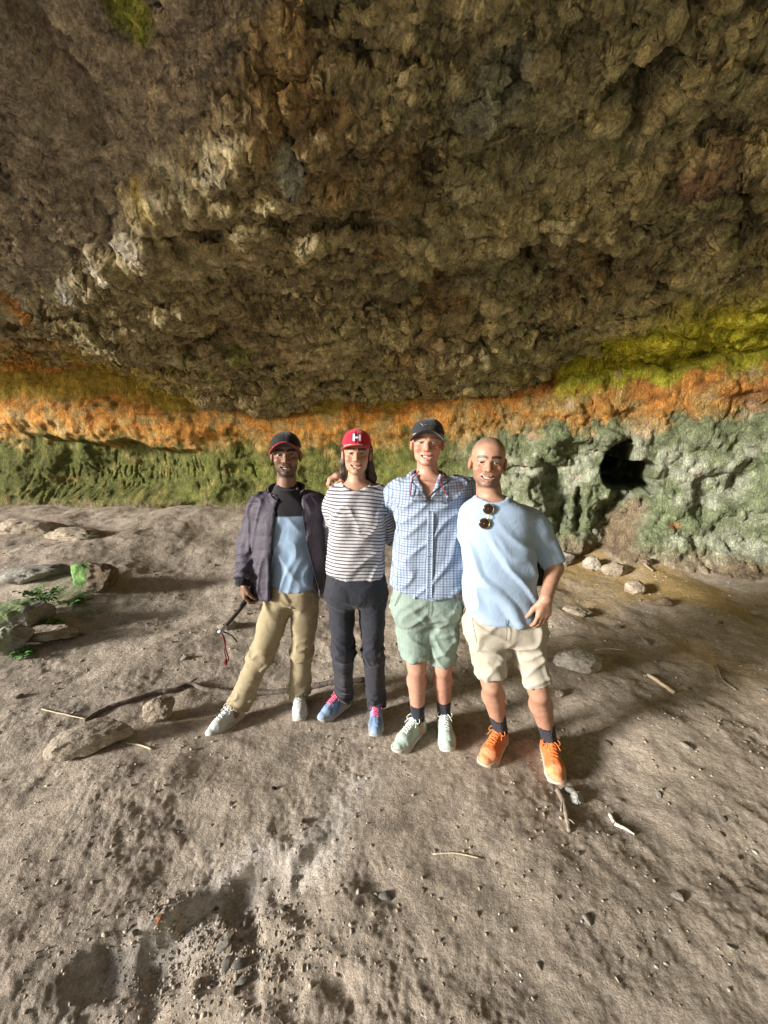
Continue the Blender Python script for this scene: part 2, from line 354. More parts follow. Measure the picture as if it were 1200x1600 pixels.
for (a, b, r0) in ((1052, 822, 0.07), (1092, 608, 0.10)):
    s0, t0 = wall_px(a, b); kk = smooth(1.2, 0.6, np.hypot((sv - s0) / r0, (tv - t0) / (r0 * 0.8))[:, None] + 0.5 * c2); tint = tint * (1 - 0.6 * kk) + 0.6 * kk * np.array([0.42, 0.17, 0.06])
rmp = -pit(968, 835, 0.20, 0.50, 1.0, -0.40, 0.3, 3.0)[:, None] * 0.8; tint = tint * (1 - rmp) + rmp * np.array([0.24, 0.165, 0.105])      # sandy spill below the burrow
tint = np.clip(tint * (1 + 0.12 * c3), 0.01, 0.8)
wall_mat = rock_material('carved_soft_rock', 0.38, (30.0, 110.0), (0.034, 0.010), scratch=0.8)
cave_wall = obj('cave_wall', mesh_np('cave_wall', Vw, WF, {'tint': tint}), wall_mat, kind='structure', label='tool marked back wall of the cave, orange brow over green algae')

def relax_grid(V_, nr, nc, it):
    g = V_.reshape(nr, nc, 3).copy()
    for _ in range(it):
        m_ = g.copy(); m_[1:-1, 1:-1] = 0.2 * (g[1:-1, 1:-1] + g[:-2, 1:-1] + g[2:, 1:-1] + g[1:-1, :-2] + g[1:-1, 2:]); g = m_
    return g.reshape(-1, 3)
# ---- ceiling: a sloping, deeply pitted roof
CY = [-8, -4, -1, 1, 2.5, 3.5, 5, 6, 7, 8.5, 11]; CZ = [5.0, 4.75, 4.55, 4.42, 4.08, 3.72, 3.12, 2.80, 2.46, 2.20, 1.9]
def ceil_base(x, y): return np.interp(y, CY, CZ) - 0.03 * (x / 3.0)
def C(px, py):
    r = ray(px, py); t = 4.0
    for _ in range(60):
        z = float(ceil_base(r[0] * t, r[1] * t)); t += 0.5 * ((z - CAM_H) / max(r[2], 0.02) - t)
    return (r[0] * t, r[1] * t)
LEDGE = [C(a, b) for a, b in ((1290, 150), (1200, 205), (1060, 262), (960, 300), (850, 312), (740, 345), (640, 372), (560, 385))]
SLAB = [C(a, b) for a, b in ((-120, 530), (0, 478), (60, 452), (125, 425), (175, 372), (225, 290), (300, 215), (345, 180), (400, 60), (430, -60))]
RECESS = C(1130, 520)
cy = [2.0]
while cy[-1] < 8.2: cy.append(cy[-1] + 0.0062 * cy[-1] ** 0.75)
cy = np.array([-6.5, -5, -3.6, -2.5, -1.5, -0.5, 0.3, 0.8, 1.2, 1.5, 1.75, 1.9] + cy + [8.6, 9.2, 10])
cu = np.concatenate([[-1.9, -1.6, -1.35, -1.15], np.linspace(-1, 1, 560), [1.15, 1.4, 1.8, 2.4, 3.2]])
Yc, Uc = np.meshgrid(cy, cu, indexing='ij'); Wc = np.clip(Yc, 1.9, 9) * 0.92 + 0.15
Xc = Uc * Wc
x, y = Xc.ravel(), Yc.ravel()
p = np.stack([x, y, 0 * x], 1)
z = ceil_base(x, y) + 0.58 * smooth(-2.4, -5.5, x) * smooth(4.3, 6.6, y)
# step beyond the ledge (roof lifts behind the lip), slab edge on the left, lit recess by the right wall
wob = 0.10 * fbm(p * 2.2, 3, off=1.0) + 0.03 * fbm(p * 9, 2, off=2.0)
d1, f1 = seg_dist(x, y, LEDGE); far1 = -d1 if True else d1
sgn = 1.0 if seg_dist(np.array([2.0]), np.array([7.0]), LEDGE)[0][0] > 0 else -1.0
d1 = d1 * sgn + wob; e1 = smooth(1.0, 0.75, f1)
z += e1 * (0.55 * smooth(-0.02, 0.12, d1) * np.exp(-np.clip(d1, 0, 9) / 0.55) - 0.24 * np.exp(-(np.clip(-d1, 0, 9) / 0.30) ** 2) * (d1 < 0.05))
d2, f2 = seg_dist(x, y, SLAB)
sg2 = 1.0 if seg_dist(np.array([0.0]), np.array([6.0]), SLAB)[0][0] > 0 else -1.0
d2 = d2 * sg2 + 0.8 * wob                                      # + on the main roof side
z -= 0.18 * smooth(-0.08, 0.10, d2 + 0.05 * fbm(p * 5, 3, off=61.0)) * np.exp(-np.clip(d2, 0, 9) / 1.5) * smooth(0.0, 0.1, f2)
slab = smooth(0.05, -0.10, d2)
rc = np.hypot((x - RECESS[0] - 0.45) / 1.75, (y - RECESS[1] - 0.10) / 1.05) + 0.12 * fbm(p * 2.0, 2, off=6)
z += -0.26 * smooth(2.4, 3.8, x) * smooth(3.2, 4.6, y) - 0.20 * smooth(0.0, 1.2, x) * smooth(2.42, 2.24, x + 0.05 * fbm(p * 3, 2)) * smooth(4.5, 5.6, y)
# relief: first the big hanging lumps and hollows, then crinkled plates grown in true 3-D along the real normal
rough = 1 - 0.35 * slab
def warp(q_, s_, a_): return a_ * np.stack([noise3(q_ * s_), noise3(q_ * s_ + 9.1), noise3(q_ * s_ + 4.7)], 1)
def billow(q_, oct, off, gain=0.5):
    s_, a_ = np.zeros(len(q_), np.float32), 1.0
    q_ = np.asarray(q_, np.float32) + off
    for k in range(oct): s_ += a_ * (np.abs(noise3(q_ + 5.3 * k)) * 2 - 0.5); q_ = q_ * 2.1; a_ *= gain
    return s_
CF = grid_faces(len(cy), len(cu))[:, ::-1]
pits = np.clip(fbm(p * 2.2, 2, off=14.0) - 0.25, 0, 1)
disp = 0.15 * fbm(p * 0.8, 2, off=3.0) + rough * (0.022 * billow(p * [2.0, 2.8, 1] + warp(p, 1.8, 0.45), 1, 8.0) + 0.036 * ridged(p * [2.2, 3.0, 1] + warp(p, 1.5, 0.6), 2, off=21.0)) - 0.55 * pits * rough
slope = np.gradient(np.interp(cy, CY, CZ), cy); sl = np.repeat(slope, len(cu)); nl = np.sqrt(1 + sl * sl)
Vc = np.stack([x + rough * 0.07 * fbm(p * 3.5, 2, off=33.0), y + disp * sl / nl + rough * 0.07 * fbm(p * 3.5, 2, off=44.0), z - disp / nl], 1)
Nc = normals(relax_grid(Vc, len(cy), len(cu), 3), CF); Nc = Nc * np.where(Nc[:, 2:3] > 0.3, -1, 1)
def terrace(v_, n_, sharp):
    t_ = v_ * n_; f_ = np.floor(t_); return (f_ + smooth(0.5 - sharp, 0.5 + sharp, t_ - f_)) / n_
vary = 0.45 + 0.9 * smooth(-0.5, 0.5, fbm(p * 0.7, 2, off=91.0)); rough = rough * vary
str_ = terrace(y * 0.55 + 0.07 * x + 0.30 * fbm(p * [0.5, 1.2, 1], 3, off=95.0), 5.0, 0.14) - (y * 0.55 + 0.07 * x)          # long bedding ledges
Vc = Vc + Nc * ((1 - 0.7 * slab) * 0.55 * (str_ - str_.mean()))[:, None]
Nc = normals(relax_grid(Vc, len(cy), len(cu), 2), CF); Nc = Nc * np.where(Nc[:, 2:3] > 0.3, -1, 1)
q1 = Vc * [1.7, 3.8, 3.8] + warp(Vc, 1.7, 0.6)
t1 = terrace(fbm(q1, 4, gain=0.62, off=71.0), 5.0, 0.32)
Vc = Vc + Nc * (rough * 0.050 * t1)[:, None] + (rough * 0.030)[:, None] * warp(Vc, 6.5, 1.0)
Nc = normals(relax_grid(Vc, len(cy), len(cu), 1), CF); Nc = Nc * np.where(Nc[:, 2:3] > 0.3, -1, 1)
q2 = Vc * [8.0, 15.0, 15.0] + warp(Vc, 6.0, 0.9)
t2 = terrace(fbm(q2, 3, gain=0.65, off=2.0), 4.0, 0.30)
Vc = Vc + Nc * ((0.30 + 0.70 * rough) * (0.034 * t2 + 0.024 * np.clip(ridged(Vc * [15.0, 24.0, 24.0] + warp(Vc, 8.0, 0.6), 3, gain=0.7, off=5.0), -1.2, 1.4)))[:, None] + (rough * 0.018)[:, None] * warp(Vc, 17.0, 1.0)
b1 = fbm(p * 0.8, 4, off=50.0)[:, None]; b2 = fbm(p * 3.0, 4, off=55.0)[:, None]; b3 = fbm(p * 11.0, 3, off=58.0)[:, None]
olive = np.array([0.42, 0.385, 0.215]); brown = np.array([0.40, 0.305, 0.165]); grey = np.array([0.45, 0.385, 0.30]); khaki = np.array([0.68, 0.60, 0.35]); ochr = np.array([0.40, 0.25, 0.09])
rt = smooth(-1.5, 1.5, x)[:, None]
tint = olive * (0.4 + 0.6 * rt) + brown * (0.6 - 0.6 * rt)
tint = tint + (khaki - tint) * 0.75 * smooth(0.0, 0.7, b2 + 0.5 * b3)
tint = tint + (brown * 0.8 - tint) * 0.7 * smooth(0.1, 0.6, b1 - 0.4 * b2)
tint = tint + (grey - tint) * 0.85 * slab[:, None]
edge = np.exp(-((d2 + 0.02) / 0.10) ** 2)[:, None] * smooth(-0.35, 0.35, b2 + 0.25) * (f2 > 0.1)[:, None]
tint = tint + (np.array([0.62, 0.57, 0.40]) - tint) * 0.45 * edge
oc = smooth(0.25, 0.6, b1 * 0.7 + b2 * 0.6)[:, None] if b1.ndim == 1 else smooth(0.35, 0.75, 0.7 * b1 + 0.6 * b2)
tint = tint + (ochr - tint) * 0.5 * oc * (1 - slab[:, None])
bk = (smooth(6.0, 7.0, y) * smooth(-2.2, -4.0, x))[:, None]; my = np.array([0.45, 0.38, 0.07])
tint = tint + (my - tint) * 0.85 * bk * smooth(-0.5, 0.3, b2)
bo = (smooth(4.9, 5.7, y) * smooth(-4.2, -5.4, x))[:, None]
tint = tint + (orange * 1.25 - tint) * 0.9 * bo * smooth(-0.5, 0.3, b2 + b1)
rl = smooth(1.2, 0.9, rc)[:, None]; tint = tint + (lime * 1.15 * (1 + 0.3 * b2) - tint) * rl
mo = smooth(0.5, 0.7, b2 - 0.3 * b1 + 0.1) * smooth(4.5, 6.0, y)[:, None]; tint = tint + (np.array([0.25, 0.27, 0.06]) - tint) * 0.6 * mo
for (a_, b_, r_, col_) in ((318, 212, 0.17, (0.66, 0.62, 0.44)), (262, 250, 0.13, (0.60, 0.58, 0.44)), (236, 298, 0.10, (0.58, 0.46, 0.18)), (192, 350, 0.16, (0.50, 0.46, 0.38)), (150, 400, 0.12, (0.55, 0.52, 0.42)), (92, 440, 0.17, (0.58, 0.56, 0.46)),
                          (212, 30, 0.15, (0.36, 0.40, 0.06)), (18, 474, 0.17, (0.60, 0.30, 0.08)), (235, 588, 0.26, (0.50, 0.36, 0.12)), (105, 535, 0.28, (0.48, 0.33, 0.13)), (605, 382, 0.13, (0.42, 0.22, 0.10)), (1090, 255, 0.38, (0.26, 0.17, 0.12)), (640, 430, 0.20, (0.50, 0.38, 0.18)),
                          (150, 552, 0.10, (0.62, 0.58, 0.40)), (370, 590, 0.12, (0.60, 0.54, 0.34)), (375, 540, 0.20, (0.32, 0.33, 0.10)), (760, 120, 0.30, (0.46, 0.46, 0.34)), (450, 205, 0.12, (0.46, 0.48, 0.38))):
    ox, oy = C(a_, b_); kk = smooth(1.25, 0.55, np.hypot(x - ox, y - oy)[:, None] / (0.8 * r_) + 0.45 * b2 + 0.2 * b3) * 0.88; tint = tint * (1 - kk) + kk * np.array(col_)
tint = np.clip(1.14 * tint * (1 + 0.25 * b3), 0.02, 0.8)
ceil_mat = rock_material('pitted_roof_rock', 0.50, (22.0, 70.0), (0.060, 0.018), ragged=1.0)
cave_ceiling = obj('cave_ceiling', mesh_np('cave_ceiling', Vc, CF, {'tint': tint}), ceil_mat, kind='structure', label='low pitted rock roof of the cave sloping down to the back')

# ================================================================ PEOPLE: modelling kit
# Bodies and clothes are grown as smooth blended volumes on a grid and skinned to one continuous mesh each.
def axis(lo, hi, res, fine):
    out = [lo]
    while out[-1] < hi:
        c = out[-1]; st = res
        for a, b, r in fine:
            if a - 0.004 <= c <= b: st = min(st, r)
            elif c < a and c + st > a: st = min(st, max(a - c, r))
        out.append(c + st)
    return np.array(out)
class Vol:
    def __init__(s, lo, hi, res, fine=()):
        s.ax = [axis(lo[k], hi[k], res, [(f[0][k], f[1][k], f[2]) for f in fine]) for k in range(3)]
        s.D = np.full([len(a) for a in s.ax], 1.0, np.float32)
    def block(s, lo, hi):
        sl = []
        for k in range(3):
            i = max(int(np.searchsorted(s.ax[k], lo[k])) - 1, 0); j = min(int(np.searchsorted(s.ax[k], hi[k])) + 1, len(s.ax[k]))
            if j - i < 1: return None
            sl.append(slice(i, j))
        X, Y, Z = (s.ax[k][sl[k]] for k in range(3))
        return tuple(sl), X[:, None, None], Y[None, :, None], Z[None, None, :]
    def add(s, prim, k=0.01, op='u'):
        fn, lo, hi = prim; pad = k + 0.012
        b = s.block(np.asarray(lo) - pad, np.asarray(hi) + pad)
        if b is None: return s
        sl, X, Y, Z = b; d = fn(X, Y, Z).astype(np.float32); a = s.D[sl]
        if op == 'u':
            if k > 0:
                h = np.clip(0.5 + 0.5 * (a - d) / k, 0, 1); s.D[sl] = a + (d - a) * h - k * h * (1 - h)
            else: s.D[sl] = np.minimum(a, d)
        else:                                                  # cut away
            if k > 0:
                h = np.clip(0.5 - 0.5 * (a + d) / k, 0, 1); s.D[sl] = a + (-d - a) * h + k * h * (1 - h)
            else: s.D[sl] = np.maximum(a, -d)
        return s
    def keep(s, fn):
        X, Y, Z = s.ax[0][:, None, None], s.ax[1][None, :, None], s.ax[2][None, None, :]
        s.D = np.maximum(s.D, fn(X, Y, Z).astype(np.float32)); return s
    def surface(s):
        D = s.D; D = np.pad(D, 1, constant_values=1.0)
        ax = [np.concatenate([[2 * a[0] - a[1]], a, [2 * a[-1] - a[-2]]]) for a in s.ax]
        M = D < 0
        c = [M[i:M.shape[0] - 1 + i, j:M.shape[1] - 1 + j, k:M.shape[2] - 1 + k] for i in (0, 1) for j in (0, 1) for k in (0, 1)]
        anyc = c[0].copy(); allc = c[0].copy()
        for m in c[1:]: anyc |= m; allc &= m
        act = np.argwhere(anyc & ~allc); ids = np.full(anyc.shape, -1, np.int64); ids[tuple(act.T)] = np.arange(len(act))
        off = np.array([(i, j, k) for i in (0, 1) for j in (0, 1) for k in (0, 1)])
        val = np.stack([D[tuple((act + o).T)] for o in off], 1)
        pos = np.zeros((len(act), 3)); cnt = np.zeros(len(act))
        for a in range(8):
            for b in range(a + 1, 8):
                if np.abs(off[a] - off[b]).sum() != 1: continue
                m = (val[:, a] < 0) != (val[:, b] < 0); va, vb = val[m, a], val[m, b]; t = va / (va - vb)
                pos[m] += off[a] + t[:, None] * (off[b] - off[a]); cnt[m] += 1
        pos = pos / cnt[:, None] + act
        V = np.stack([np.interp(pos[:, k], np.arange(len(ax[k])), ax[k]) for k in range(3)], 1)
        F = []
        for k in range(3):
            a = [slice(None)] * 3; b = [slice(None)] * 3; a[k] = slice(0, -1); b[k] = slice(1, None)
            ch = M[tuple(a)] != M[tuple(b)]; e = np.argwhere(ch); u, w = [(1, 2), (2, 0), (0, 1)][k]
            ok = (e[:, u] > 0) & (e[:, w] > 0) & (e[:, u] < M.shape[u] - 1) & (e[:, w] < M.shape[w] - 1); e = e[ok]
            du = np.zeros(3, int); du[u] = 1; dw = np.zeros(3, int); dw[w] = 1
            qd = np.stack([ids[tuple((e - du - dw).T)], ids[tuple((e - dw).T)], ids[tuple(e.T)], ids[tuple((e - du).T)]], 1)
            inside = M[tuple(e.T)]; qd[~inside] = qd[~inside][:, ::-1]; F.append(qd)
        F = np.concatenate(F); F = F[(F >= 0).all(1)]
        return V, F
def relax(V, F, it=2, lam=0.5):
    E = np.concatenate([F[:, [0, 1]], F[:, [1, 2]], F[:, [2, 3]], F[:, [3, 0]]]); E = np.concatenate([E, E[:, ::-1]])
    cnt = np.bincount(E[:, 0], minlength=len(V))[:, None]
    for _ in range(it):
        S_ = np.stack([np.bincount(E[:, 0], V[E[:, 1], j], len(V)) for j in range(3)], 1); V = V + lam * (S_ / cnt - V)
    return V
# primitives: (distance function, low corner, high corner)
def rc(a, b, ra, rb):
    a = np.asarray(a, float); b = np.asarray(b, float); ba = b - a; L = max(float(ba @ ba), 1e-9); m = max(ra, rb)
    def f(X, Y, Z):
        t = np.clip(((X - a[0]) * ba[0] + (Y - a[1]) * ba[1] + (Z - a[2]) * ba[2]) / L, 0, 1)
        return np.sqrt((X - a[0] - t * ba[0]) ** 2 + (Y - a[1] - t * ba[1]) ** 2 + (Z - a[2] - t * ba[2]) ** 2) - (ra + (rb - ra) * t)
    return f, np.minimum(a, b) - m, np.maximum(a, b) + m
def el(c, r):
    c = np.asarray(c, float); r = np.asarray(r, float)
    def f(X, Y, Z):
        x, y, z = X - c[0], Y - c[1], Z - c[2]
        k0 = np.sqrt((x / r[0]) ** 2 + (y / r[1]) ** 2 + (z / r[2]) ** 2); k1 = np.sqrt((x / r[0] ** 2) ** 2 + (y / r[1] ** 2) ** 2 + (z / r[2] ** 2) ** 2) + 1e-9
        return np.where(k0 > 1e-4, k0 * (k0 - 1) / k1, -r.min())
    return f, c - r, c + r
def sel(c, r, p=2.5):
    c = np.asarray(c, float); r = np.asarray(r, float)
    return (lambda X, Y, Z: ((np.abs((X - c[0]) / r[0]) ** 2.1 + np.abs((Y - c[1]) / r[1]) ** 2.1 + np.abs((Z - c[2]) / r[2]) ** p) ** (1 / p) - 1) * r.min()), c - r, c + r
def loft(secs, pw=2.3, grow=0.0, rb=0.0):
    """stack of rounded cross-sections (z, cx, cy, rx, ry)"""
    s_ = np.array(sorted(secs), float); zz = np.linspace(s_[0, 0], s_[-1, 0], 80)
    cols = []
    for k in range(1, 5):
        t = np.interp(zz, s_[:, 0], s_[:, k]); ker = np.array([1, 2, 3, 2, 1]) / 9.0
        cols.append(np.convolve(np.pad(t, 2, mode='edge'), ker, 'valid'))
    cx, cy_, rx, ry = cols; rx = rx + grow; ry = ry + grow; z0, z1 = s_[0, 0], s_[-1, 0]
    def f(X, Y, Z):
        a, b, c, d = (np.interp(Z, zz, v) for v in (cx, cy_, rx, ry))
        k0 = (np.abs((X - a) / c) ** pw + np.abs((Y - b) / d) ** pw) ** (1 / pw)
        lat = (k0 - 1) * np.minimum(c, d)
        if rb > 0:
            e = z0 - Z; h = np.clip(0.5 - 0.5 * (e - lat) / rb, 0, 1); lat = e + (lat - e) * h + rb * h * (1 - h); return np.maximum(lat, Z - z1)
        return np.maximum(lat, np.maximum(Z - z1, z0 - Z))
    lo = np.array([(cx - rx).min(), (cy_ - ry).min(), z0]); hi = np.array([(cx + rx).max(), (cy_ + ry).max(), z1])
    return f, lo, hi
def local(prim, Mx, scale=1.0):
    """a primitive given in a local frame (4x4 Mx to the world)"""
    f, lo, hi = prim; Mi = np.linalg.inv(Mx)
    cs = np.array([[x, y, z, 1] for x in (lo[0], hi[0]) for y in (lo[1], hi[1]) for z in (lo[2], hi[2])]) @ Mx.T
    def g(X, Y, Z):
        x = Mi[0, 0] * X + Mi[0, 1] * Y + Mi[0, 2] * Z + Mi[0, 3]; y = Mi[1, 0] * X + Mi[1, 1] * Y + Mi[1, 2] * Z + Mi[1, 3]; z = Mi[2, 0] * X + Mi[2, 1] * Y + Mi[2, 2] * Z + Mi[2, 3]
        return f(x, y, z) * scale
    return g, cs[:, :3].min(0), cs[:, :3].max(0)
def frame(o, ex, ey, ez, s=(1, 1, 1)):
    M = np.eye(4); M[:3, 0] = np.asarray(ex) * s[0]; M[:3, 1] = np.asarray(ey) * s[1]; M[:3, 2] = np.asarray(ez) * s[2]; M[:3, 3] = o; return M
def unit(v): v = np.asarray(v, float); return v / np.linalg.norm(v)
def secpx(Y, rows):
    """cross-sections from widths measured in the photo: (py, left px, right px, depth[, dy])"""
    out = []
    for r in rows:
        a, b = P(r[1], r[0], Y), P(r[2], r[0], Y); out.append((a[2], (a[0] + b[0]) / 2, Y + (r[4] if len(r) > 4 else 0), abs(b[0] - a[0]) / 2, r[3] / 2))
    return out
def folds(V, N, long_dir, freq, aspect, amp, off=0.0, mask=None, sharp=1.0):
    """cloth creases running along long_dir"""
    d = unit(long_dir); a = V @ d; rest = V - a[:, None] * d
    q_ = rest * freq + (a * freq * aspect)[:, None] * d + off
    q_ = q_ + 0.25 * np.stack([noise3(V * 5 + off), noise3(V * 5 + off + 5), noise3(V * 5 + off + 9)], 1)
    n = noise3(q_)
    e = amp * (1.5 * np.clip(1 - np.abs(n) * 3.2, 0, 1) ** 1.4 - 0.4) if sharp > 1 else amp * 1.3 * n
    if mask is not None: e = e * mask
    return V + N * e[:, None]
def tube(pts, r, n=8, closed=False):
    pts = np.asarray(pts, float); m = len(pts); r = np.broadcast_to(np.asarray(r, float), (m,))
    t = np.gradient(pts, axis=0) if not closed else np.roll(pts, -1, 0) - np.roll(pts, 1, 0)
    t /= np.linalg.norm(t, axis=1)[:, None] + 1e-9
    up = np.array([0.31, 0.17, 0.93]); V = []
    for k in range(m):
        u = np.cross(t[k], up); u = u / (np.linalg.norm(u) + 1e-9); w = np.cross(t[k], u)
        for j in range(n):
            a = 2 * math.pi * j / n; V.append(pts[k] + r[k] * (math.cos(a) * u + math.sin(a) * w))
    F = []
    for k in range(m if closed else m - 1):
        k2 = (k + 1) % m
        for j in range(n): F.append((k * n + j, k * n + (j + 1) % n, k2 * n + (j + 1) % n, k2 * n + j))
    V = np.array(V)
    if not closed:
        V = np.vstack([V, pts[0], pts[-1]]); a, b = len(V) - 2, len(V) - 1
        for j in range(0, n):
            F.append((a, a, (j + 1) % n, j)) if False else None
        for j in range(0, n, 2):
            F.append((a, (j + 2) % n, (j + 1) % n, j)); F.append((b, (m - 1) * n + j, (m - 1) * n + (j + 1) % n, (m - 1) * n + (j + 2) % n))
    return V, np.array(F)
def spline(pts, n=24): return catmull(np.asarray(pts, float), n)
def join_vf(parts):
    Vs, Fs, o = [], [], 0
    for V, F in parts: Vs.append(V); Fs.append(np.asarray(F) + o); o += len(V)
    return np.concatenate(Vs), np.concatenate(Fs)

# ---- cloth, skin and shoe materials
def cloth(name, color=None, rough=0.9, weave=900.0, var=0.12, sheen=0.15, bump=0.25):
    m = NT(name, rough, 0.2); co = m.coord()
    base = m.attr('tint').outputs['Color'] if color is None else None
    n1 = m.noise(14.0, 4, 0.6, co)
    v = m.ramp(n1.outputs['Fac'], [(0.3, 1 - var), (0.7, 1 + var * 0.6)])
    m.color(m.mix(1.0, base if base is not None else color, v, 'MULTIPLY'))
    w = m.noise(weave, 2, 0.5, co); w2 = m.noise(17.0, 3, 0.55, co, 0.8)
    cr = m.math('ABSOLUTE', m.math('MULTIPLY_ADD', w2.outputs['Fac'], 2.0, -1.0)); cr = m.ramp(cr, [(0.0, 1.0), (0.22, 0.25), (0.6, 0.0)])
    nb = m.bump(cr, bump * 0.5, 0.006); nb = m.bump(w.outputs['Fac'], 0.25, 0.001, nb); m.normal(nb)
    m.b.inputs['Sheen Weight'].default_value = sheen
    return m.m
def skin_mat(name):
    m = NT(name, 0.48, 0.4); co = m.coord(); t = m.attr('tint').outputs['Color']
    n1 = m.noise(45.0, 4, 0.6, co); v = m.ramp(n1.outputs['Fac'], [(0.3, 0.80), (0.7, 1.14)])
    m.color(m.mix(1.0, t, v, 'MULTIPLY'))
    m.b.inputs['Subsurface Weight'].default_value = 0.12; m.b.inputs['Subsurface Radius'].default_value = (0.012, 0.005, 0.003); m.b.inputs['Subsurface Scale'].default_value = 1.0
    m.normal(m.bump(m.noise(320.0, 3, 0.6, co).outputs['Fac'], 0.25, 0.0015)); return m.m
def plain(name, color, rough=0.6, spec=0.4, metal=0.0, bump=0.0, scale=80.0):
    m = NT(name, rough, spec); co = m.coord(); m.b.inputs['Metallic'].default_value = metal
    v = m.ramp(m.noise(scale, 4, 0.6, co).outputs['Fac'], [(0.3, 0.82), (0.7, 1.12)]); m.color(m.mix(1.0, color, v, 'MULTIPLY'))
    if bump: m.normal(m.bump(m.noise(scale * 3, 4, 0.6, co).outputs['Fac'], bump, 0.004))
    return m.m
SKIN = skin_mat('skin'); TINTED = cloth('tinted_cloth'); EYE = NT('eye', 0.12, 0.5); EYE.color(EYE.attr('tint').outputs['Color']); EYE = EYE.m
TEETH = plain('teeth', (0.52, 0.48, 0.42), 0.35); LACE = plain('lace_cord', (0.75, 0.78, 0.78), 0.8)

class Person:
    def __init__(s, base, label, **kw):
        s.base = np.asarray(base, float); s.label = label; s.kw = kw; s.root = None
    def put(s, name, V, F, mat, attrs=None, parent=None, smooth_shade=True, label=None):
        o = obj(name, mesh_np(name, V - s.base, F, attrs, smooth_shade), mat, parent if parent is not None else s.root)
        if label: o['label'] = label
        return o
    def body(s, V, F, tint):
        s.root = obj('person', mesh_np('person', V - s.base, F, {'tint': tint}), SKIN, loc=s.base, label=s.label, category='person', group='people posing together in the cave')
        return s.root

def head_prims(vol, H, smile=1.0, k=1.0):
    A = lambda p_, kk=0.012, op='u': vol.add(local(p_, H, k), kk, op)
    A(el((0, 0.014, 0.036), (0.075, 0.096, 0.081)), 0); A(el((0, -0.028, 0.032), (0.063, 0.060, 0.066)), 0.02)
    A(el((0, -0.026, -0.030), (0.065, 0.062, 0.070)), 0.02); A(el((0, -0.024, -0.074), (0.056, 0.058, 0.038)), 0.02)
    A(el((0, -0.070, -0.098), (0.026, 0.021, 0.016)), 0.018)
    for s_ in (-1, 1):
        A(el((s_ * 0.041, -0.062, -0.030), (0.022, 0.021, 0.019)), 0.012)
        A(rc((s_ * 0.046, -0.064, 0.019), (s_ * 0.009, -0.084, 0.016), 0.008, 0.009), 0.010)
        A(el((s_ * 0.032, -0.093, -0.001), (0.0175, 0.012, 0.0085)), 0.010, 'cut')
    A(rc((0, -0.083, 0.008), (0, -0.107, -0.031), 0.0075, 0.0125), 0.008)
    for s_ in (-1, 1):
        A(el((s_ * 0.0135, -0.094, -0.034), (0.0090, 0.0105, 0.0080)), 0.005)
        A(rc((s_ * 0.041, -0.074, 0.0068), (s_ * 0.022, -0.083, 0.0080), 0.0045, 0.0045), 0.004)     # upper lid
        A(rc((s_ * 0.041, -0.074, -0.0065), (s_ * 0.022, -0.081, -0.0078), 0.0042, 0.0042), 0.005)   # lower lid
        A(el((s_ * 0.0775, 0.012, -0.012), (0.0105, 0.021, 0.031)), 0.006); A(el((s_ * 0.0865, 0.004, -0.010), (0.006, 0.011, 0.018)), 0.005, 'cut')
        A(el((s_ * 0.0085, -0.104, -0.041), (0.0035, 0.005, 0.003)), 0.003, 'cut')
    for s_ in (-1, 1): A(rc((s_ * 0.0190, -0.0935, -0.036), (s_ * 0.0365, -0.0765, -0.060), 0.0026, 0.0022), 0.006, 'cut'); A(rc((s_ * 0.043, -0.0715, -0.0135), (s_ * 0.022, -0.084, -0.0165), 0.0018, 0.0018), 0.005, 'cut')
    # mouth: lips round an open smile
    w = 0.023 + 0.005 * smile; up = 0.006 * smile
    lip = [(-w, -0.071, -0.064 + up), (-w * 0.5, -0.084, -0.066), (0, -0.088, -0.0675), (w * 0.5, -0.084, -0.066), (w, -0.071, -0.064 + up)]
    for a, b in zip(lip[:-1], lip[1:]):
        A(rc((a[0], a[1], a[2] + 0.004), (b[0], b[1], b[2] + 0.004), 0.0060, 0.0060), 0.007)
    low = [(-w, -0.071, -0.066 + up), (-w * 0.5, -0.082, -0.079), (0, -0.086, -0.083), (w * 0.5, -0.082, -0.079), (w, -0.071, -0.066 + up)]
    for a, b in zip(low[:-1], low[1:]): A(rc(a, b, 0.0060, 0.0060), 0.007)
    for t in np.linspace(-0.86, 0.86, 11):
        x_ = w * t; g = (1 - t * t); A(el((x_, -0.093 + 0.016 * t * t, -0.0668 + up * t * t - 0.0045 * g * smile), (0.006, 0.016, 0.0018 + 0.0052 * g * smile)), 0.002, 'cut')
    return w, up
def to_local(V, H): return (np.concatenate([V, np.ones((len(V), 1))], 1) @ np.linalg.inv(H).T)[:, :3]
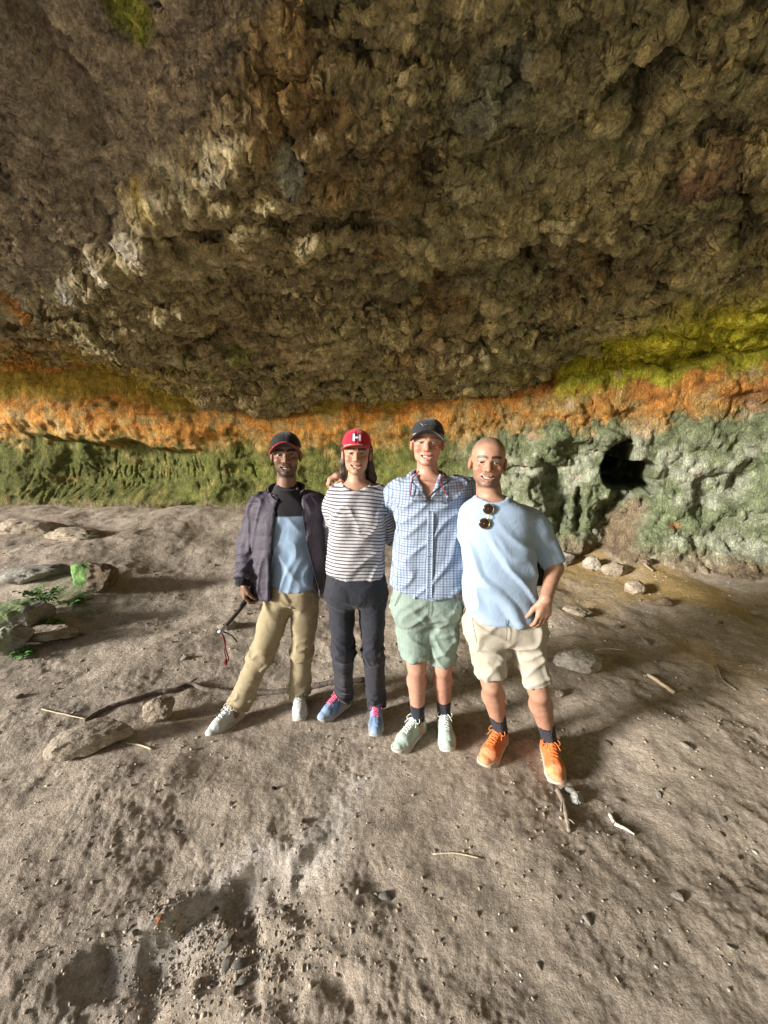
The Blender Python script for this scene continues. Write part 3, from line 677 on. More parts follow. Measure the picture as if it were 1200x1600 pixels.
def face_tint(V, H, skin, lip, brow, stubble=None, st_amt=0.0, hair=None, hair_line=None, flush=0.25, w=0.03, up=0.006):
    L = to_local(V, H); n = len(V); t = np.tile(np.asarray(skin, float), (n, 1))
    def mixin(m, c):
        nonlocal t
        m = np.clip(m, 0, 1)[:, None]; t = t * (1 - m) + m * np.asarray(c)
    near = (np.abs(L[:, 0]) < 0.12) & (np.abs(L[:, 1]) < 0.14) & (np.abs(L[:, 2]) < 0.15)
    red = np.asarray(skin) * np.array([1.12, 0.78, 0.74])
    for s_ in (-1, 1):
        mixin(near * flush * 1.6 * np.exp(-(((L[:, 0] - s_ * 0.042) / 0.022) ** 2 + ((L[:, 2] + 0.028) / 0.022) ** 2)) * (L[:, 1] < -0.02), red)
        mixin(near * flush * 1.6 * (np.abs(L[:, 0]) > 0.074) * (np.abs(L[:, 2] + 0.012) < 0.04), red)
        ex, ez = L[:, 0] - s_ * 0.030, L[:, 2] - 0.0225 - 0.004 * (1 - ((L[:, 0] - s_ * 0.03) / 0.02) ** 2)
        mixin(near * (L[:, 1] < -0.045) * smooth(0.0082, 0.0045, np.abs(ez)) * smooth(0.026, 0.018, np.abs(ex)) * 0.95, brow)
        mixin(near * (L[:, 1] < -0.05) * smooth(0.0034, 0.0016, np.abs(L[:, 2] - 0.0052 + 8.0 * (L[:, 0] - s_ * 0.0315) ** 2)) * smooth(0.019, 0.014, np.abs(L[:, 0] - s_ * 0.0315)) * 0.8, np.asarray(skin) * 0.12)
        mixin(near * (L[:, 1] < -0.05) * np.exp(-(((L[:, 0] - s_ * 0.032) / 0.018) ** 2 + ((L[:, 2]) / 0.010) ** 2)) * 0.30, np.asarray(skin) * np.array([0.62, 0.52, 0.52]))
    mixin(near * flush * np.exp(-((L[:, 0] / 0.014) ** 2 + ((L[:, 2] + 0.03) / 0.016) ** 2)) * (L[:, 1] < -0.08), red)
    if stubble is not None:
        jaw = smooth(-0.045, -0.075, L[:, 2] + 0.45 * np.clip(np.abs(L[:, 0]) - 0.035, 0, 1) * -1.2) * smooth(-0.135, -0.115, L[:, 2]) * smooth(0.035, 0.0, L[:, 1])
        must = np.exp(-((L[:, 2] + 0.0515) / 0.0075) ** 2) * smooth(0.036, 0.026, np.abs(L[:, 0])) * (L[:, 1] < -0.06)
        side = smooth(0.050, 0.060, np.abs(L[:, 0])) * smooth(-0.02, -0.03, L[:, 2]) * smooth(-0.13, -0.11, L[:, 2]) * smooth(0.02, -0.005, L[:, 1]) * smooth(-0.06, -0.03, L[:, 1])
        mixin(near * np.maximum(np.maximum(jaw, must), 0.8 * side) * st_amt, stubble)
    lm = (L[:, 1] < -0.058) & (np.abs(L[:, 0]) < w + 0.004)
    tt = np.clip(np.abs(L[:, 0]) / w, 0, 1)
    mixin(near * lm * smooth(0.0045, 0.003, np.abs(L[:, 2] - (-0.0605 + up * tt ** 2))) * 0.5, lip)
    mixin(near * lm * smooth(0.006, 0.004, np.abs(L[:, 2] - (-0.0835 + (0.018 + up) * tt ** 2))) * 0.5, lip)
    if hair is not None:
        hl = hair_line(L); mixin((np.abs(L[:, 0]) < 0.1) * (np.abs(L[:, 1]) < 0.13) * (np.abs(L[:, 2]) < 0.14) * hl, hair)
    return t
def eyes_and_teeth(pr, H, w, up, iris=(0.06, 0.035, 0.02), smile=1.0, teeth=True, gaze=(0, 0)):
    for s_ in (-1, 1):
        n, m = 12, 16; V, F, T_ = [], [], []
        for i in range(n + 1):
            th = math.pi * i / n
            for j in range(m):
                ph = 2 * math.pi * j / m; d = np.array([math.sin(th) * math.cos(ph), -math.cos(th), math.sin(th) * math.sin(ph)])
                V.append(np.array([s_ * 0.0315, -0.0755, 0.0003]) + np.array([0.0140, 0.0118, 0.0062]) * d); a = math.degrees(th)
                T_.append((0.008, 0.008, 0.008) if a < 18 else iris if a < 44 else (0.40, 0.37, 0.34))
        for i in range(n):
            for j in range(m): F.append((i * m + j, (i + 1) * m + j, (i + 1) * m + (j + 1) % m, i * m + (j + 1) % m))
        V = np.array(V); V = (np.concatenate([V, np.ones((len(V), 1))], 1) @ H.T)[:, :3]
        pr.put('eye', V, np.array(F), EYE, {'tint': np.array(T_)})
    if teeth:
        V, F = [], []; nx = 17
        for i in range(nx):
            t = -0.92 + 1.84 * i / (nx - 1); x_ = w * t; yv = -0.0795 + 0.017 * t * t + (0.0006 if i % 2 else 0)
            for zz in (-0.0615 + up * t * t, -0.0665 + up * t * t, -0.0755 + 0.010 * t * t):
                V.append((x_, yv, zz))
        for i in range(nx - 1):
            for j in range(2): a = i * 3 + j; F.append((a, a + 1, a + 4, a + 3))
        V = np.array(V); V = (np.concatenate([V, np.ones((len(V), 1))], 1) @ H.T)[:, :3]
        pr.put('teeth', V, np.array(F), TEETH)
def hand(vol, wrist, dirv, back, thumb_side, curl=0.5, sc=1.0, spread=0.10, thumb=(0.55, 0.35)):
    """palm, four unequal bent fingers and a thumb; back = outward normal of the back of the hand, thumb_side = direction of the thumb edge"""
    d = unit(dirv); b = np.asarray(back, float); b = unit(b - d * (b @ d)); l = np.cross(d, b)
    if l @ np.asarray(thumb_side, float) < 0: l = -l
    wr = np.asarray(wrist, float); S_ = sc
    kn = [wr + S_ * (d * 0.088 + l * o) for o in (0.030, 0.010, -0.011, -0.030)]
    kn[0] -= S_ * d * 0.002; kn[3] -= S_ * d * 0.010
    for j, kp in enumerate(kn):
        vol.add(rc(wr + l * 0.35 * S_ * (0.030, 0.010, -0.011, -0.030)[j] * 1.2, kp, 0.017 * S_, 0.0125 * S_), 0.012)
    vol.add(rc(wr + S_ * (d * 0.03 + l * 0.02 - b * 0.006), wr + S_ * (d * 0.06 + l * 0.026 - b * 0.008), 0.017 * S_, 0.013 * S_), 0.01)
    lens = [(0.040, 0.025, 0.020), (0.045, 0.029, 0.021), (0.042, 0.027, 0.020), (0.033, 0.020, 0.018)]
    tips = []
    for j, kp in enumerate(kn):
        o = (0.9, 0.3, -0.3, -0.9)[j]; cur = kp; ang = curl * (0.55 + 0.08 * j); fd = unit(d + l * spread * o); r0 = (0.0092, 0.0096, 0.0092, 0.0080)[j] * S_
        for q_, ln in enumerate(lens[j]):
            dv = fd * math.cos(ang) - b * math.sin(ang); nx = cur + dv * ln * S_
            vol.add(rc(cur, nx, r0, r0 * 0.92), 0.004); cur = nx; r0 *= 0.92; ang += curl * (0.85 - 0.15 * q_)
        tips.append(cur)
    c0 = wr + S_ * (d * 0.028 + l * 0.026 - b * 0.006); t1 = unit(d * 0.75 + l * thumb[0] - b * 0.25); c1 = c0 + t1 * 0.040 * S_
    t2 = unit(d * 0.95 + l * (thumb[0] - 0.35) - b * thumb[1]); c2 = c1 + t2 * 0.030 * S_; c3 = c2 + unit(t2 - b * 0.25) * 0.024 * S_
    vol.add(rc(c0, c1, 0.015 * S_, 0.0115 * S_), 0.010); vol.add(rc(c1, c2, 0.0112 * S_, 0.0102 * S_), 0.004); vol.add(rc(c2, c3, 0.0102 * S_, 0.0085 * S_), 0.004)
    return tips, (c3, d, b, l)
def limb(vol, pts, radii, k=0.015):
    for (a, b), (ra, rb) in zip(zip(pts[:-1], pts[1:]), zip(radii[:-1], radii[1:])): vol.add(rc(a, b, ra, rb), k)
def leg_skin(vol, hip, knee, ank, fwd, calf=1.0):
    hip, knee, ank = map(np.asarray, (hip, knee, ank)); bk = -np.asarray(fwd)
    m1 = knee + (ank - knee) * 0.30 + bk * 0.022
    vol.add(rc(hip, knee + (hip - knee) * 0.12, 0.078, 0.054), 0.02); vol.add(rc(knee + (hip - knee) * 0.12, knee, 0.054, 0.047), 0.02)
    vol.add(el(knee - bk * 0.016, (0.040, 0.036, 0.045)), 0.015)
    vol.add(rc(knee, m1, 0.045, 0.051 * calf), 0.02); vol.add(rc(m1, ank, 0.050 * calf, 0.034), 0.02); vol.add(rc(knee - bk * 0.008, ank - bk * 0.004, 0.040, 0.030), 0.02)
    vol.add(rc(ank, ank + np.array([0, 0, -0.06]) - bk * 0.03, 0.034, 0.032), 0.01)
def shoe(pr, heel, toe, mats, length=0.292, width=1.0, high=0.0, sc=1.0, lace_rows=5, tongue=True, label=None, runner=False):
    """upper, sole, tongue and laces of one shoe standing on the ground from heel towards toe"""
    heel = np.array(heel, float); toe = np.array(toe, float); zg = min(gz(*heel[:2]), gz(*toe[:2]), gz(*((heel + toe)[:2] / 2))) + 0.004
    ex = np.array([toe[0] - heel[0], toe[1] - heel[1], 0.0]); ex = unit(ex); ey = np.array([-ex[1], ex[0], 0]); ez = np.array([0, 0, 1.0])
    mid = (heel + toe) / 2; o = np.array([mid[0], mid[1], zg]) - ex * length * 0.5 * sc
    H = frame(o, ex, ey, ez, (length / 0.292 * sc, width * sc, sc)); k_ = sc
    lo = (np.array([[x_, y_, z_, 1] for x_ in (-.03, .32) for y_ in (-.08, .08) for z_ in (-.02, .19)]) @ H.T)[:, :3]
    def outline(grow):
        ps = [((0.036, 0, 0), 0.034), ((0.10, 0.002, 0), 0.034), ((0.20, 0.004, 0), 0.046), ((0.245, 0.0, 0), 0.0385)]
        return [rc(a, b, ra + grow, rb + grow) for (a, ra), (b, rb) in zip(ps[:-1], ps[1:])]
    def flat(prim, z0, z1):
        f, l_, h_ = prim
        return (lambda X, Y, Z: np.maximum(f(X, Y, 0 * Z), np.maximum(Z - (z1 + 0.10 * np.clip(X - 0.2, 0, 1) + (0.006 * np.clip(0.06 - X, 0, 1) / 0.06)), (z0 + (1.1 * np.clip(X - 0.235, 0, 1) ** 1.3 if True else 0)) - Z))), np.array([l_[0], l_[1], z0]), np.array([h_[0], h_[1], z1 + 0.02])
    v = Vol(lo.min(0), lo.max(0), 0.0048)
    for pz in outline(0.004 if runner else 0.002): v.add(local(flat(pz, 0.0, 0.030 if runner else 0.026), H, k_), 0.004)
    sole = v.surface()
    v = Vol(lo.min(0), lo.max(0), 0.0048)
    B_ = lambda pz, kk=0.012, op='u': v.add(local(pz, H, k_), kk, op)
    B_(rc((0.045, 0, 0.045), (0.10, 0, 0.045), 0.034, 0.034), 0); B_(rc((0.10, 0, 0.045), (0.20, 0.003, 0.034), 0.036, 0.042), 0.02); B_(rc((0.20, 0.003, 0.034), (0.248, 0, 0.030), 0.041, 0.032), 0.02)
    B_(rc((0.045, 0, 0.05), (0.042, 0, 0.098 + high), 0.033, 0.030), 0.02); B_(rc((0.080, 0, 0.094 + high * 0.7), (0.20, 0.002, 0.048), 0.027, 0.036), 0.02)
    B_(rc((0.05, 0, 0.105 + high), (0.060, 0, 0.16 + high), 0.026, 0.030), 0.006, 'cut')                    # opening for the ankle
    Mi = np.linalg.inv(H)
    v.keep(lambda X, Y, Z: (0.022 - (Mi[2, 2] * Z + Mi[2, 3])) + 0 * X + 0 * Y)
    up_ = v.surface(); Vu, Fu = up_; Nn = normals(Vu, Fu); Vu = Vu + Nn * (0.0012 * noise3(Vu * 60) + 0.0012 * ridged(Vu * 35, 2))[:, None]
    L = to_local(Vu, H)
    tint = np.tile(np.asarray(mats['upper'], float), (len(Vu), 1))
    if 'toe' in mats:
        m = smooth(0.215, 0.225, L[:, 0] + 0.02 * (L[:, 2] < 0.05))[:, None]; tint = tint * (1 - m) + m * np.asarray(mats['toe'])
    if 'heel' in mats:
        m = smooth(0.075, 0.06, L[:, 0])[:, None]; tint = tint * (1 - m) + m * np.asarray(mats['heel'])
    if 'panel' in mats:
        m = (smooth(0.0, 0.3, np.sin(L[:, 0] * 75 + L[:, 2] * 60)) * smooth(0.012, 0.02, np.abs(L[:, 1])))[:, None] * 0.6; tint = tint * (1 - m) + m * np.asarray(mats['panel'])
    dust = (smooth(0.060, 0.020, L[:, 2] + 0.02 * fbm(Vu * 30, 2)) * 0.45 + 0.18 * smooth(0.0, 0.6, fbm(Vu * 22, 3)))[:, None]; tint = tint * (1 - dust) + dust * np.array([0.36, 0.29, 0.22])
    so = pr.put('shoe', Vu, Fu, TINTED, {'tint': tint}, label=label)
    sm = mats.get('sole_c', (0.7, 0.68, 0.62)); Ls = to_local(sole[0], H); st_ = np.tile(np.asarray(sm, float), (len(Ls), 1))
    if 'out_c' in mats: m = smooth(0.010, 0.006, Ls[:, 2])[:, None]; st_ = st_ * (1 - m) + m * np.asarray(mats['out_c'])
    dust = (0.35 + 0.35 * smooth(-0.2, 0.5, fbm(sole[0] * 30, 2)))[:, None]; st_ = st_ * (1 - dust) + dust * np.array([0.34, 0.275, 0.21])
    pr.put('sole', sole[0], sole[1], TINTED, {'tint': st_}, parent=so)
    lift = lambda l_: 0.1235 + high * 0.7 - (l_ - 0.080) * 0.318 if l_ < 0.2 else 0.084
    def S(l_, w_, dz=0.0): return (H @ np.array([l_, w_, lift(l_) - 6.5 * w_ * w_ + dz, 1]))[:3]
    parts = []; rows = np.linspace(0.098, 0.190, lace_rows)
    for q_, l_ in enumerate(rows):
        sgn = 1 if q_ % 2 else -1
        parts.append(tube(spline([S(l_ - 0.004, -0.021 * sgn, 0.001), S(l_ + 0.003, 0, 0.0045), S(l_ + 0.008, 0.021 * sgn, 0.001)], 9), 0.0026 * sc, 6))
        parts.append(tube(spline([S(l_ + 0.006, -0.020 * sgn, 0.001), S(l_, 0, 0.004), S(l_ - 0.006, 0.020 * sgn, 0.001)], 9), 0.0026 * sc, 6))
    for sgn in (-1, 1):
        parts.append(tube(spline([S(0.095, 0, 0.006), S(0.088, 0.02 * sgn, 0.014), S(0.105, 0.042 * sgn, 0.012), S(0.118, 0.034 * sgn, 0.006), S(0.10, 0.006 * sgn, 0.006)], 16), 0.0022 * sc, 6))
        parts.append(tube(spline([S(0.096, 0, 0.006), S(0.115, 0.024 * sgn, 0.006), S(0.140, 0.038 * sgn, 0.002)], 10), 0.0022 * sc, 6))
    V, F = join_vf(parts); pr.put('laces', V, F, plain('laces_' + str(len(bpy.data.materials)), mats['lace'], 0.8), parent=so)
    if tongue:
        v = Vol(lo.min(0), lo.max(0), 0.0045); v.add(local(rc((0.088, 0, 0.118 + high), (0.150, 0, 0.092 + high * 0.4), 0.011, 0.011), H, k_), 0); v.add(local(rc((0.088, 0.013, 0.118 + high), (0.088, -0.013, 0.118 + high), 0.010, 0.010), H, k_), 0.01); v.add(local(rc((0.082, 0.011, 0.137 + high), (0.082, -0.011, 0.137 + high), 0.008, 0.008), H, k_), 0.014)
        V, F = v.surface(); pr.put('tongue', V, F, plain('tongue_' + str(len(bpy.data.materials)), mats.get('tongue', mats['upper']), 0.85), parent=so)
    return so, H
def cap(pr, H, mat_crown, brim_len=0.066, tilt=0.10, sag=5.5, taller=1.0, brim_mat=None, trim_mat=None, base_z=0.050, label=None, wide=1.0):
    c, r = np.array([0, 0.014, 0.034]), np.array([0.083, 0.1045, 0.090 * taller])
    corners = (np.array([[x_, y_, z_, 1] for x_ in (-.12, .12) for y_ in (-.15, .15) for z_ in (-.02, .19)]) @ H.T)[:, :3]
    v = Vol(corners.min(0), corners.max(0), 0.0045); v.add(local(sel(c, r), H, 1.0), 0)
    Mi = np.linalg.inv(H); v.keep(lambda X, Y, Z: (base_z - 0.10 * ((Mi[1, 0] * X + Mi[1, 1] * Y + Mi[1, 2] * Z + Mi[1, 3]) + 0.06) - (Mi[2, 0] * X + Mi[2, 1] * Y + Mi[2, 2] * Z + Mi[2, 3])))
    V, F = v.surface(); V = relax(V, F, 2); L = to_local(V, H); N = normals(V, F)
    ang = np.arctan2(L[:, 0], -(L[:, 1] - 0.014)); seam = np.abs(((ang / (math.pi / 3)) + 0.5) % 1.0 - 0.5) * (math.pi / 3)
    V = V - N * (0.0016 * np.exp(-(seam * 14) ** 2))[:, None] + N * (0.0022 * noise3(V * 26))[:, None]
    co_ = pr.put('cap', V, F, mat_crown, label=label)
    # brim
    na, nr_ = 33, 7; top = []
    for i in range(na):
        a = math.radians(-74 + 148 * i / (na - 1)); inner = np.array([0.080 * math.sin(a), 0.014 - 0.100 * math.cos(a), 0]); outv = np.array([0.30 * wide * math.sin(a), -1.0, 0])
        for j in range(nr_):
            t = j / (nr_ - 1); e = brim_len * (max(math.cos(a * 1.02), 0.0) ** 0.45)
            p_ = inner + outv * e * t; p_[2] = base_z + 0.004 + tilt * e * t - sag * p_[0] ** 2; top.append(p_)
    top = np.array(top); bot = top - np.array([0, 0, 0.0055]); F = []
    n = na * nr_; g = grid_faces(na, nr_); F += g.tolist(); F += (g[:, ::-1] + n).tolist()
    rim = [i * nr_ + nr_ - 1 for i in range(na)]
    F += [(rim[i], rim[i] + n, rim[i + 1] + n, rim[i + 1]) for i in range(na - 1)]
    W = lambda A_: (np.concatenate([A_, np.ones((len(A_), 1))], 1) @ H.T)[:, :3]
    pr.put('brim', W(np.vstack([top, bot])), np.array(F)[:, ::-1], brim_mat or mat_crown, parent=co_)
    if trim_mat is not None:
        e_ = W(np.array([top[k] + np.array([0, -0.001, -0.002]) for k in rim])); V, F = tube(e_, 0.0040, 8); pr.put('brim_trim', V, F, trim_mat, parent=co_)
    Vb, Fb = [], []
    bt, bf = el(W(np.array([c + [0, 0, r[2]]]))[0], (0.006, 0.006, 0.004)), None
    v = Vol(bt[1] - .004, bt[2] + .004, 0.003); v.add(bt, 0); V, F = v.surface(); pr.put('button', V, F, mat_crown, parent=co_)
    def on_crown(x_, z_, lift=0.002):
        q_ = 1 - abs((x_ - c[0]) / r[0]) ** 2.1 - abs((z_ - c[2]) / r[2]) ** 2.5
        return np.array([x_, c[1] - r[1] * max(q_, 0.02) ** (1 / 2.1) - lift, z_])
    return co_, on_crown, W
def patch(rects, on, W, lift, nx=7, nz=5):
    """flat shapes (x0,x1,z0,z1[,shear]) sewn on a crown"""
    parts = []
    for rct in rects:
        x0, x1, z0, z1 = rct[:4]; sh = rct[4] if len(rct) > 4 else 0
        up_ = np.array([on(x0 + (x1 - x0) * i / (nx - 1) + sh * j / (nz - 1), z0 + (z1 - z0) * j / (nz - 1), lift) for i in range(nx) for j in range(nz)])
        dn = up_ + np.array([0, lift + 0.002, 0]); n = nx * nz; g = grid_faces(nx, nz); F = g.tolist()
        b = [i * nz for i in range(nx)]; t = [i * nz + nz - 1 for i in range(nx)]; l_ = list(range(nz)); r_ = [(nx - 1) * nz + j for j in range(nz)]
        for e in (b, t, l_, r_):
            F += [(e[i], e[i + 1], e[i + 1] + n, e[i] + n) for i in range(len(e) - 1)]
        parts.append((W(np.vstack([up_, dn])), np.array(F)))
    return join_vf(parts)

# ================================================================ THE FOUR PEOPLE
def head_frame(px, py, Yh, sc=(1, 1, 1), roll=0.0, yaw=0.0, pitch=0.0):
    e = P(px, py, Yh - 0.10)
    R = Matrix.Rotation(yaw, 3, 'Z') @ Matrix.Rotation(roll, 3, 'Y') @ Matrix.Rotation(pitch, 3, 'X'); R = np.array(R)
    o = e - R @ (np.array([0, -0.080, 0]) * np.array(sc))
    return frame(o, R[:, 0], R[:, 1], R[:, 2], sc)
def hp(H, *p_): return (H @ np.array([*p_, 1.0]))[:3]
def sleeve(a, b, ra, rb):
    f, lo, hi = rc(a, b, ra, rb); a = np.asarray(a, float); b = np.asarray(b, float); d = unit(b - a)
    return (lambda X, Y, Z: np.maximum(f(X, Y, Z), (X - b[0]) * d[0] + (Y - b[1]) * d[1] + (Z - b[2]) * d[2])), lo, hi
def sheet(grid, th):
    g = np.asarray(grid, float); n, m, _ = g.shape; V0 = g.reshape(-1, 3); F = grid_faces(n, m); N = normals(V0, F)
    V = np.vstack([V0 + N * th / 2, V0 - N * th / 2]); k = n * m; FF = [F, F[:, ::-1] + k]
    for e in ([i * m for i in range(n)], [i * m + m - 1 for i in range(n)], list(range(m)), [(n - 1) * m + j for j in range(m)]):
        FF.append(np.array([(e[i], e[i + 1], e[i + 1] + k, e[i] + k) for i in range(len(e) - 1)]))
    return V, np.concatenate(FF)
def bounds(pts, pad):
    pts = np.array(pts); return pts.min(0) - pad, pts.max(0) + pad
def zat(px, py, Y): return P(px, py, Y)[2]
def band(z, z0, w): return np.exp(-((z - z0) / w) ** 2)
def seg_param(V, a, b):
    a = np.asarray(a); b = np.asarray(b); ba = b - a; t = np.clip((V - a) @ ba / (ba @ ba), 0, 1); d = np.linalg.norm(V - a - t[:, None] * ba, axis=1); return t, d
def body_mesh(H, neck, sect, arms, legs, hands, smile, arm_r=(0.048, 0.040, 0.028), leg=None, calf=1.0, neck_r=(0.054, 0.060)):
    pts = [hp(H, 0, 0, 0.14)] + [p_ for a in arms for p_ in a] + [p_ for l in legs for p_ in l]
    lo, hi = bounds(pts, 0.16); hl = np.array([hp(H, sx * 0.10, sy * 0.135, sz * 0.13) for sx in (-1, 1) for sy in (-1, 1) for sz in (-1, 1)])
    fine = [(hl.min(0), hl.max(0), 0.0030)]
    for h in hands:
        if h.get('seen'): w_ = np.asarray(h['wrist']); c_ = w_ + unit(h['dir']) * 0.08; fine.append((c_ - 0.10, c_ + 0.10, 0.0036))
    v = Vol(lo, hi, 0.010, fine)
    v.add(loft(sect, 2.2, -0.018), 0); v.add(rc(hp(H, 0, 0.034, -0.050), np.asarray(neck) + [0, 0.012, 0], neck_r[0] * 0.92, neck_r[1]), 0.012)
    v.add(rc(hp(H, 0, 0.012, -0.085), np.asarray(neck) + [0, -0.012, 0.0], 0.030, 0.040), 0.02)
    for a, b in zip((arms[0][0], arms[1][0]), (neck, neck)): v.add(rc(a, np.asarray(b) + [0, 0, -0.03], 0.046, 0.055), 0.03)
    for a in arms: limb(v, a, (arm_r[0],) + (arm_r[1],) * (len(a) - 2) + (arm_r[2],), 0.02)
    for l in legs: leg_skin(v, *l, fwd=np.array([0, -1, 0]), calf=calf)
    w, up = head_prims(v, H, smile)
    for h in hands: h['out'] = hand(v, h['wrist'], h['dir'], h['back'], h['thumb'], h.get('curl', 0.5), h.get('sc', 1.0), h.get('spread', 0.1), h.get('tp', (0.55, 0.35)))
    V, F = v.surface(); V = relax(V, F, 1, 0.35)
    return V, F, w, up
def feet(spec):
    """[(heel px, toe px)] to ground points and ankle joints"""
    out = []
    for (hx, hy), (tx, ty) in spec:
        h, t = G(hx, hy), G(tx, ty); d = unit([t[0] - h[0], t[1] - h[1], 0]); a = (h + t) / 2 - d * 0.085; a = np.array([a[0], a[1], 0.105 + a[2]]); out.append((h, t, a, d))
    return out
def sock(pr, ank, knee, d, mat, h=0.16, r=0.041):
    v = Vol(*bounds([ank, ank + np.array([0, 0, h]), ank - [0, 0, .08]], 0.09), 0.006); up = unit(np.asarray(knee) - ank)
    top = ank + up * h
    f, lo, hi = rc(ank, top + up * 0.05, r * 0.94, r * 1.10)
    v.add(((lambda X, Y, Z: np.maximum(f(X, Y, Z), (X - top[0]) * up[0] + (Y - top[1]) * up[1] + (Z - top[2]) * up[2])), lo, hi), 0)
    v.add(rc(ank, ank + d * 0.05 - np.array([0, 0, 0.04]), r * 0.92, r * 0.8), 0.015)
    V, F = v.surface(); N = normals(V, F); V = V + N * (0.0012 * np.sin(np.arctan2(V[:, 1] - ank[1], V[:, 0] - ank[0]) * 36))[:, None]
    return pr.put('sock', V, F, mat)

def hem(V, F, z0, w=0.020, amp=0.0028):
    N = normals(V, F); m = smooth(w, w - 0.004, V[:, 2] - z0) * smooth(-0.10, -0.05, V[:, 2] - z0); return V + N * (amp * m)[:, None]
SEAM = plain('seam_thread', (0.10, 0.095, 0.085), 0.95)
def pocket(pr, par, f, Yc, pts, lift=0.010, r=0.0016):
    V, F = tube(spline([on_front(P(a, b_, Yc - 0.09)[0], zat(a, b_, Yc - 0.09), Yc, f, lift) for a, b_ in pts], 12), r, 6); pr.put('pocket_seam', V, F, SEAM, parent=par)
# ---------------------------------------------------------------- man in open jacket
Y1 = 2.26
ft = feet([((372, 1122), (330, 1146)), ((468, 1098), (468, 1124))])
H1 = head_frame(446, 711, Y1, (1.0, 1.0, 1.03), roll=0.0, yaw=0.20)
sec_tee1 = secpx(Y1, [(765, 432, 464, 0.12), (783, 415, 482, 0.17), (800, 410, 492, 0.20), (850, 414, 492, 0.215), (890, 417, 492, 0.215), (917, 417, 494, 0.22)])
sec_jak1 = secpx(Y1, [(760, 436, 462, 0.10), (775, 418, 482, 0.17), (788, 399, 500, 0.21), (820, 397, 505, 0.25), (860, 397, 507, 0.265), (900, 394, 508, 0.27), (926, 392, 507, 0.27)])
neck1 = P(447, 772, Y1 + 0.015)
sa, sb = P(409, 792, Y1 + 0.01), P(491, 791, Y1 + 0.03)
ea, wa = P(389, 850, Y1 + 0.02), P(380, 908, Y1 - 0.10)
eb, wb = P(511, 850, Y1 + 0.12), P(556, 852, 2.40)
hipa, hipb = P(440, 932, Y1), P(478, 932, Y1)
ka, kb = P(407, 1025, Y1 - 0.03), P(472, 1018, Y1)
p1 = Person([P(430, 1100, Y1)[0], Y1, gz(P(430, 1100, Y1)[0], Y1)], 'man in black cap and open grey purple jacket holding a short stick')
hs1 = [dict(wrist=wa, dir=(0.04, -0.10, -1), back=(-0.9, -0.45, 0), thumb=(0.2, -1, 0), curl=0.95, seen=True, tp=(0.30, 0.75)), dict(wrist=wb, dir=(1, 0.02, 0.05), back=(0, 1, 0), thumb=(0, 0, 1), curl=0.4)]
V, F, w, up = body_mesh(H1, neck1, sec_tee1, [(sa, ea, wa), (sb, eb, wb)], [(hipa, ka, ft[0][2]), (hipb, kb, ft[1][2])], hs1, 1.15, arm_r=(0.05, 0.04, 0.03))
t = face_tint(V, H1, (0.22, 0.122, 0.080), (0.20, 0.075, 0.06), (0.012, 0.009, 0.008), (0.03, 0.02, 0.016), 0.75, (0.015, 0.012, 0.010), lambda L: smooth(0.038, 0.05, L[:, 2] + 0.55 * (L[:, 1] - 0.02) * (L[:, 1] > -0.03)), 0.08, w, up)
p1.body(V, F, t); eyes_and_teeth(p1, H1, w, up, (0.03, 0.018, 0.01))
# t-shirt: black yoke over pale blue
v = Vol(*bounds([P(405, 760, Y1 - .15), P(500, 760, Y1 + .15), P(405, 925, Y1 - .15), P(500, 925, Y1 + .15)], 0.03), 0.007)
v.add(loft(sec_tee1, 2.4), 0); v.add(rc(neck1 + [0, 0, -0.02], neck1 + [0, 0.005, 0.035], 0.068, 0.063), 0.03)
v.keep(lambda X, Y, Z: Z - (zat(447, 757, Y1) + 0.25 * (Y - Y1)))
V, F = v.surface(); N = normals(V, F); zb = zat(450, 803, Y1)
V = folds(V, N, (0.5, 0, 1), 9, 0.25, 0.007, 3.0, smooth(zb, zb - 0.2, V[:, 2]), 2); V = folds(V, normals(V, F), (-0.6, 0, 1), 7, 0.3, 0.006, 8.0, None, 2)
m = smooth(zb - 0.002, zb + 0.002, V[:, 2])[:, None]; tint = (1 - m) * np.array([0.26, 0.36, 0.50]) + m * np.array([0.018, 0.016, 0.020])
p1.put('t_shirt', V, F, TINTED, {'tint': tint}, label='t-shirt with black yoke above pale blue')
# jacket
v = Vol(*bounds([P(360, 750, Y1 - .2), P(360, 940, Y1 - .2), P(515, 940, Y1 + .2), eb, wb], 0.06), 0.0068)
v.add(loft(sec_jak1, 2.6), 0)
v.add(rc(sa + [0.03, 0, 0.005], sa + [-0.005, 0, -0.01], 0.085, 0.082), 0.03); v.add(rc(sb - [0.03, 0, -0.005], sb + [0.005, 0, -0.01], 0.085, 0.080), 0.03)
v.add(rc(sa, ea, 0.074, 0.064), 0.025); v.add(sleeve(ea, wa + [0, 0, 0.012], 0.064, 0.050), 0.02); v.add(rc(sb, eb, 0.076, 0.066), 0.025); v.add(sleeve(eb, wb, 0.064, 0.045), 0.02)
v.add(loft(sec_tee1, 2.4, 0.006), 0.0, 'cut'); v.add(rc(neck1 + [0, -0.01, -0.03], neck1 + [0, -0.02, 0.08], 0.066, 0.068), 0.005, 'cut')
zz_ = [zat(0, py, Y1 - 0.1) for py in (925, 890, 850, 800, 765)]; xl_ = [P(px, py, Y1 - 0.12)[0] for px, py in ((421, 925), (422, 890), (424, 850), (428, 800), (434, 765))]; xr_ = [P(px, py, Y1 - 0.12)[0] for px, py in ((497, 925), (489, 890), (480, 850), (472, 800), (467, 765))]
zlow = zat(447, 922, Y1)
v.keep(lambda X, Y, Z: np.minimum(np.minimum(X - np.interp(Z, zz_, xl_), np.interp(Z, zz_, xr_) - X), (Y1 - 0.02) - Y))
V, F = v.surface(); N = normals(V, F)
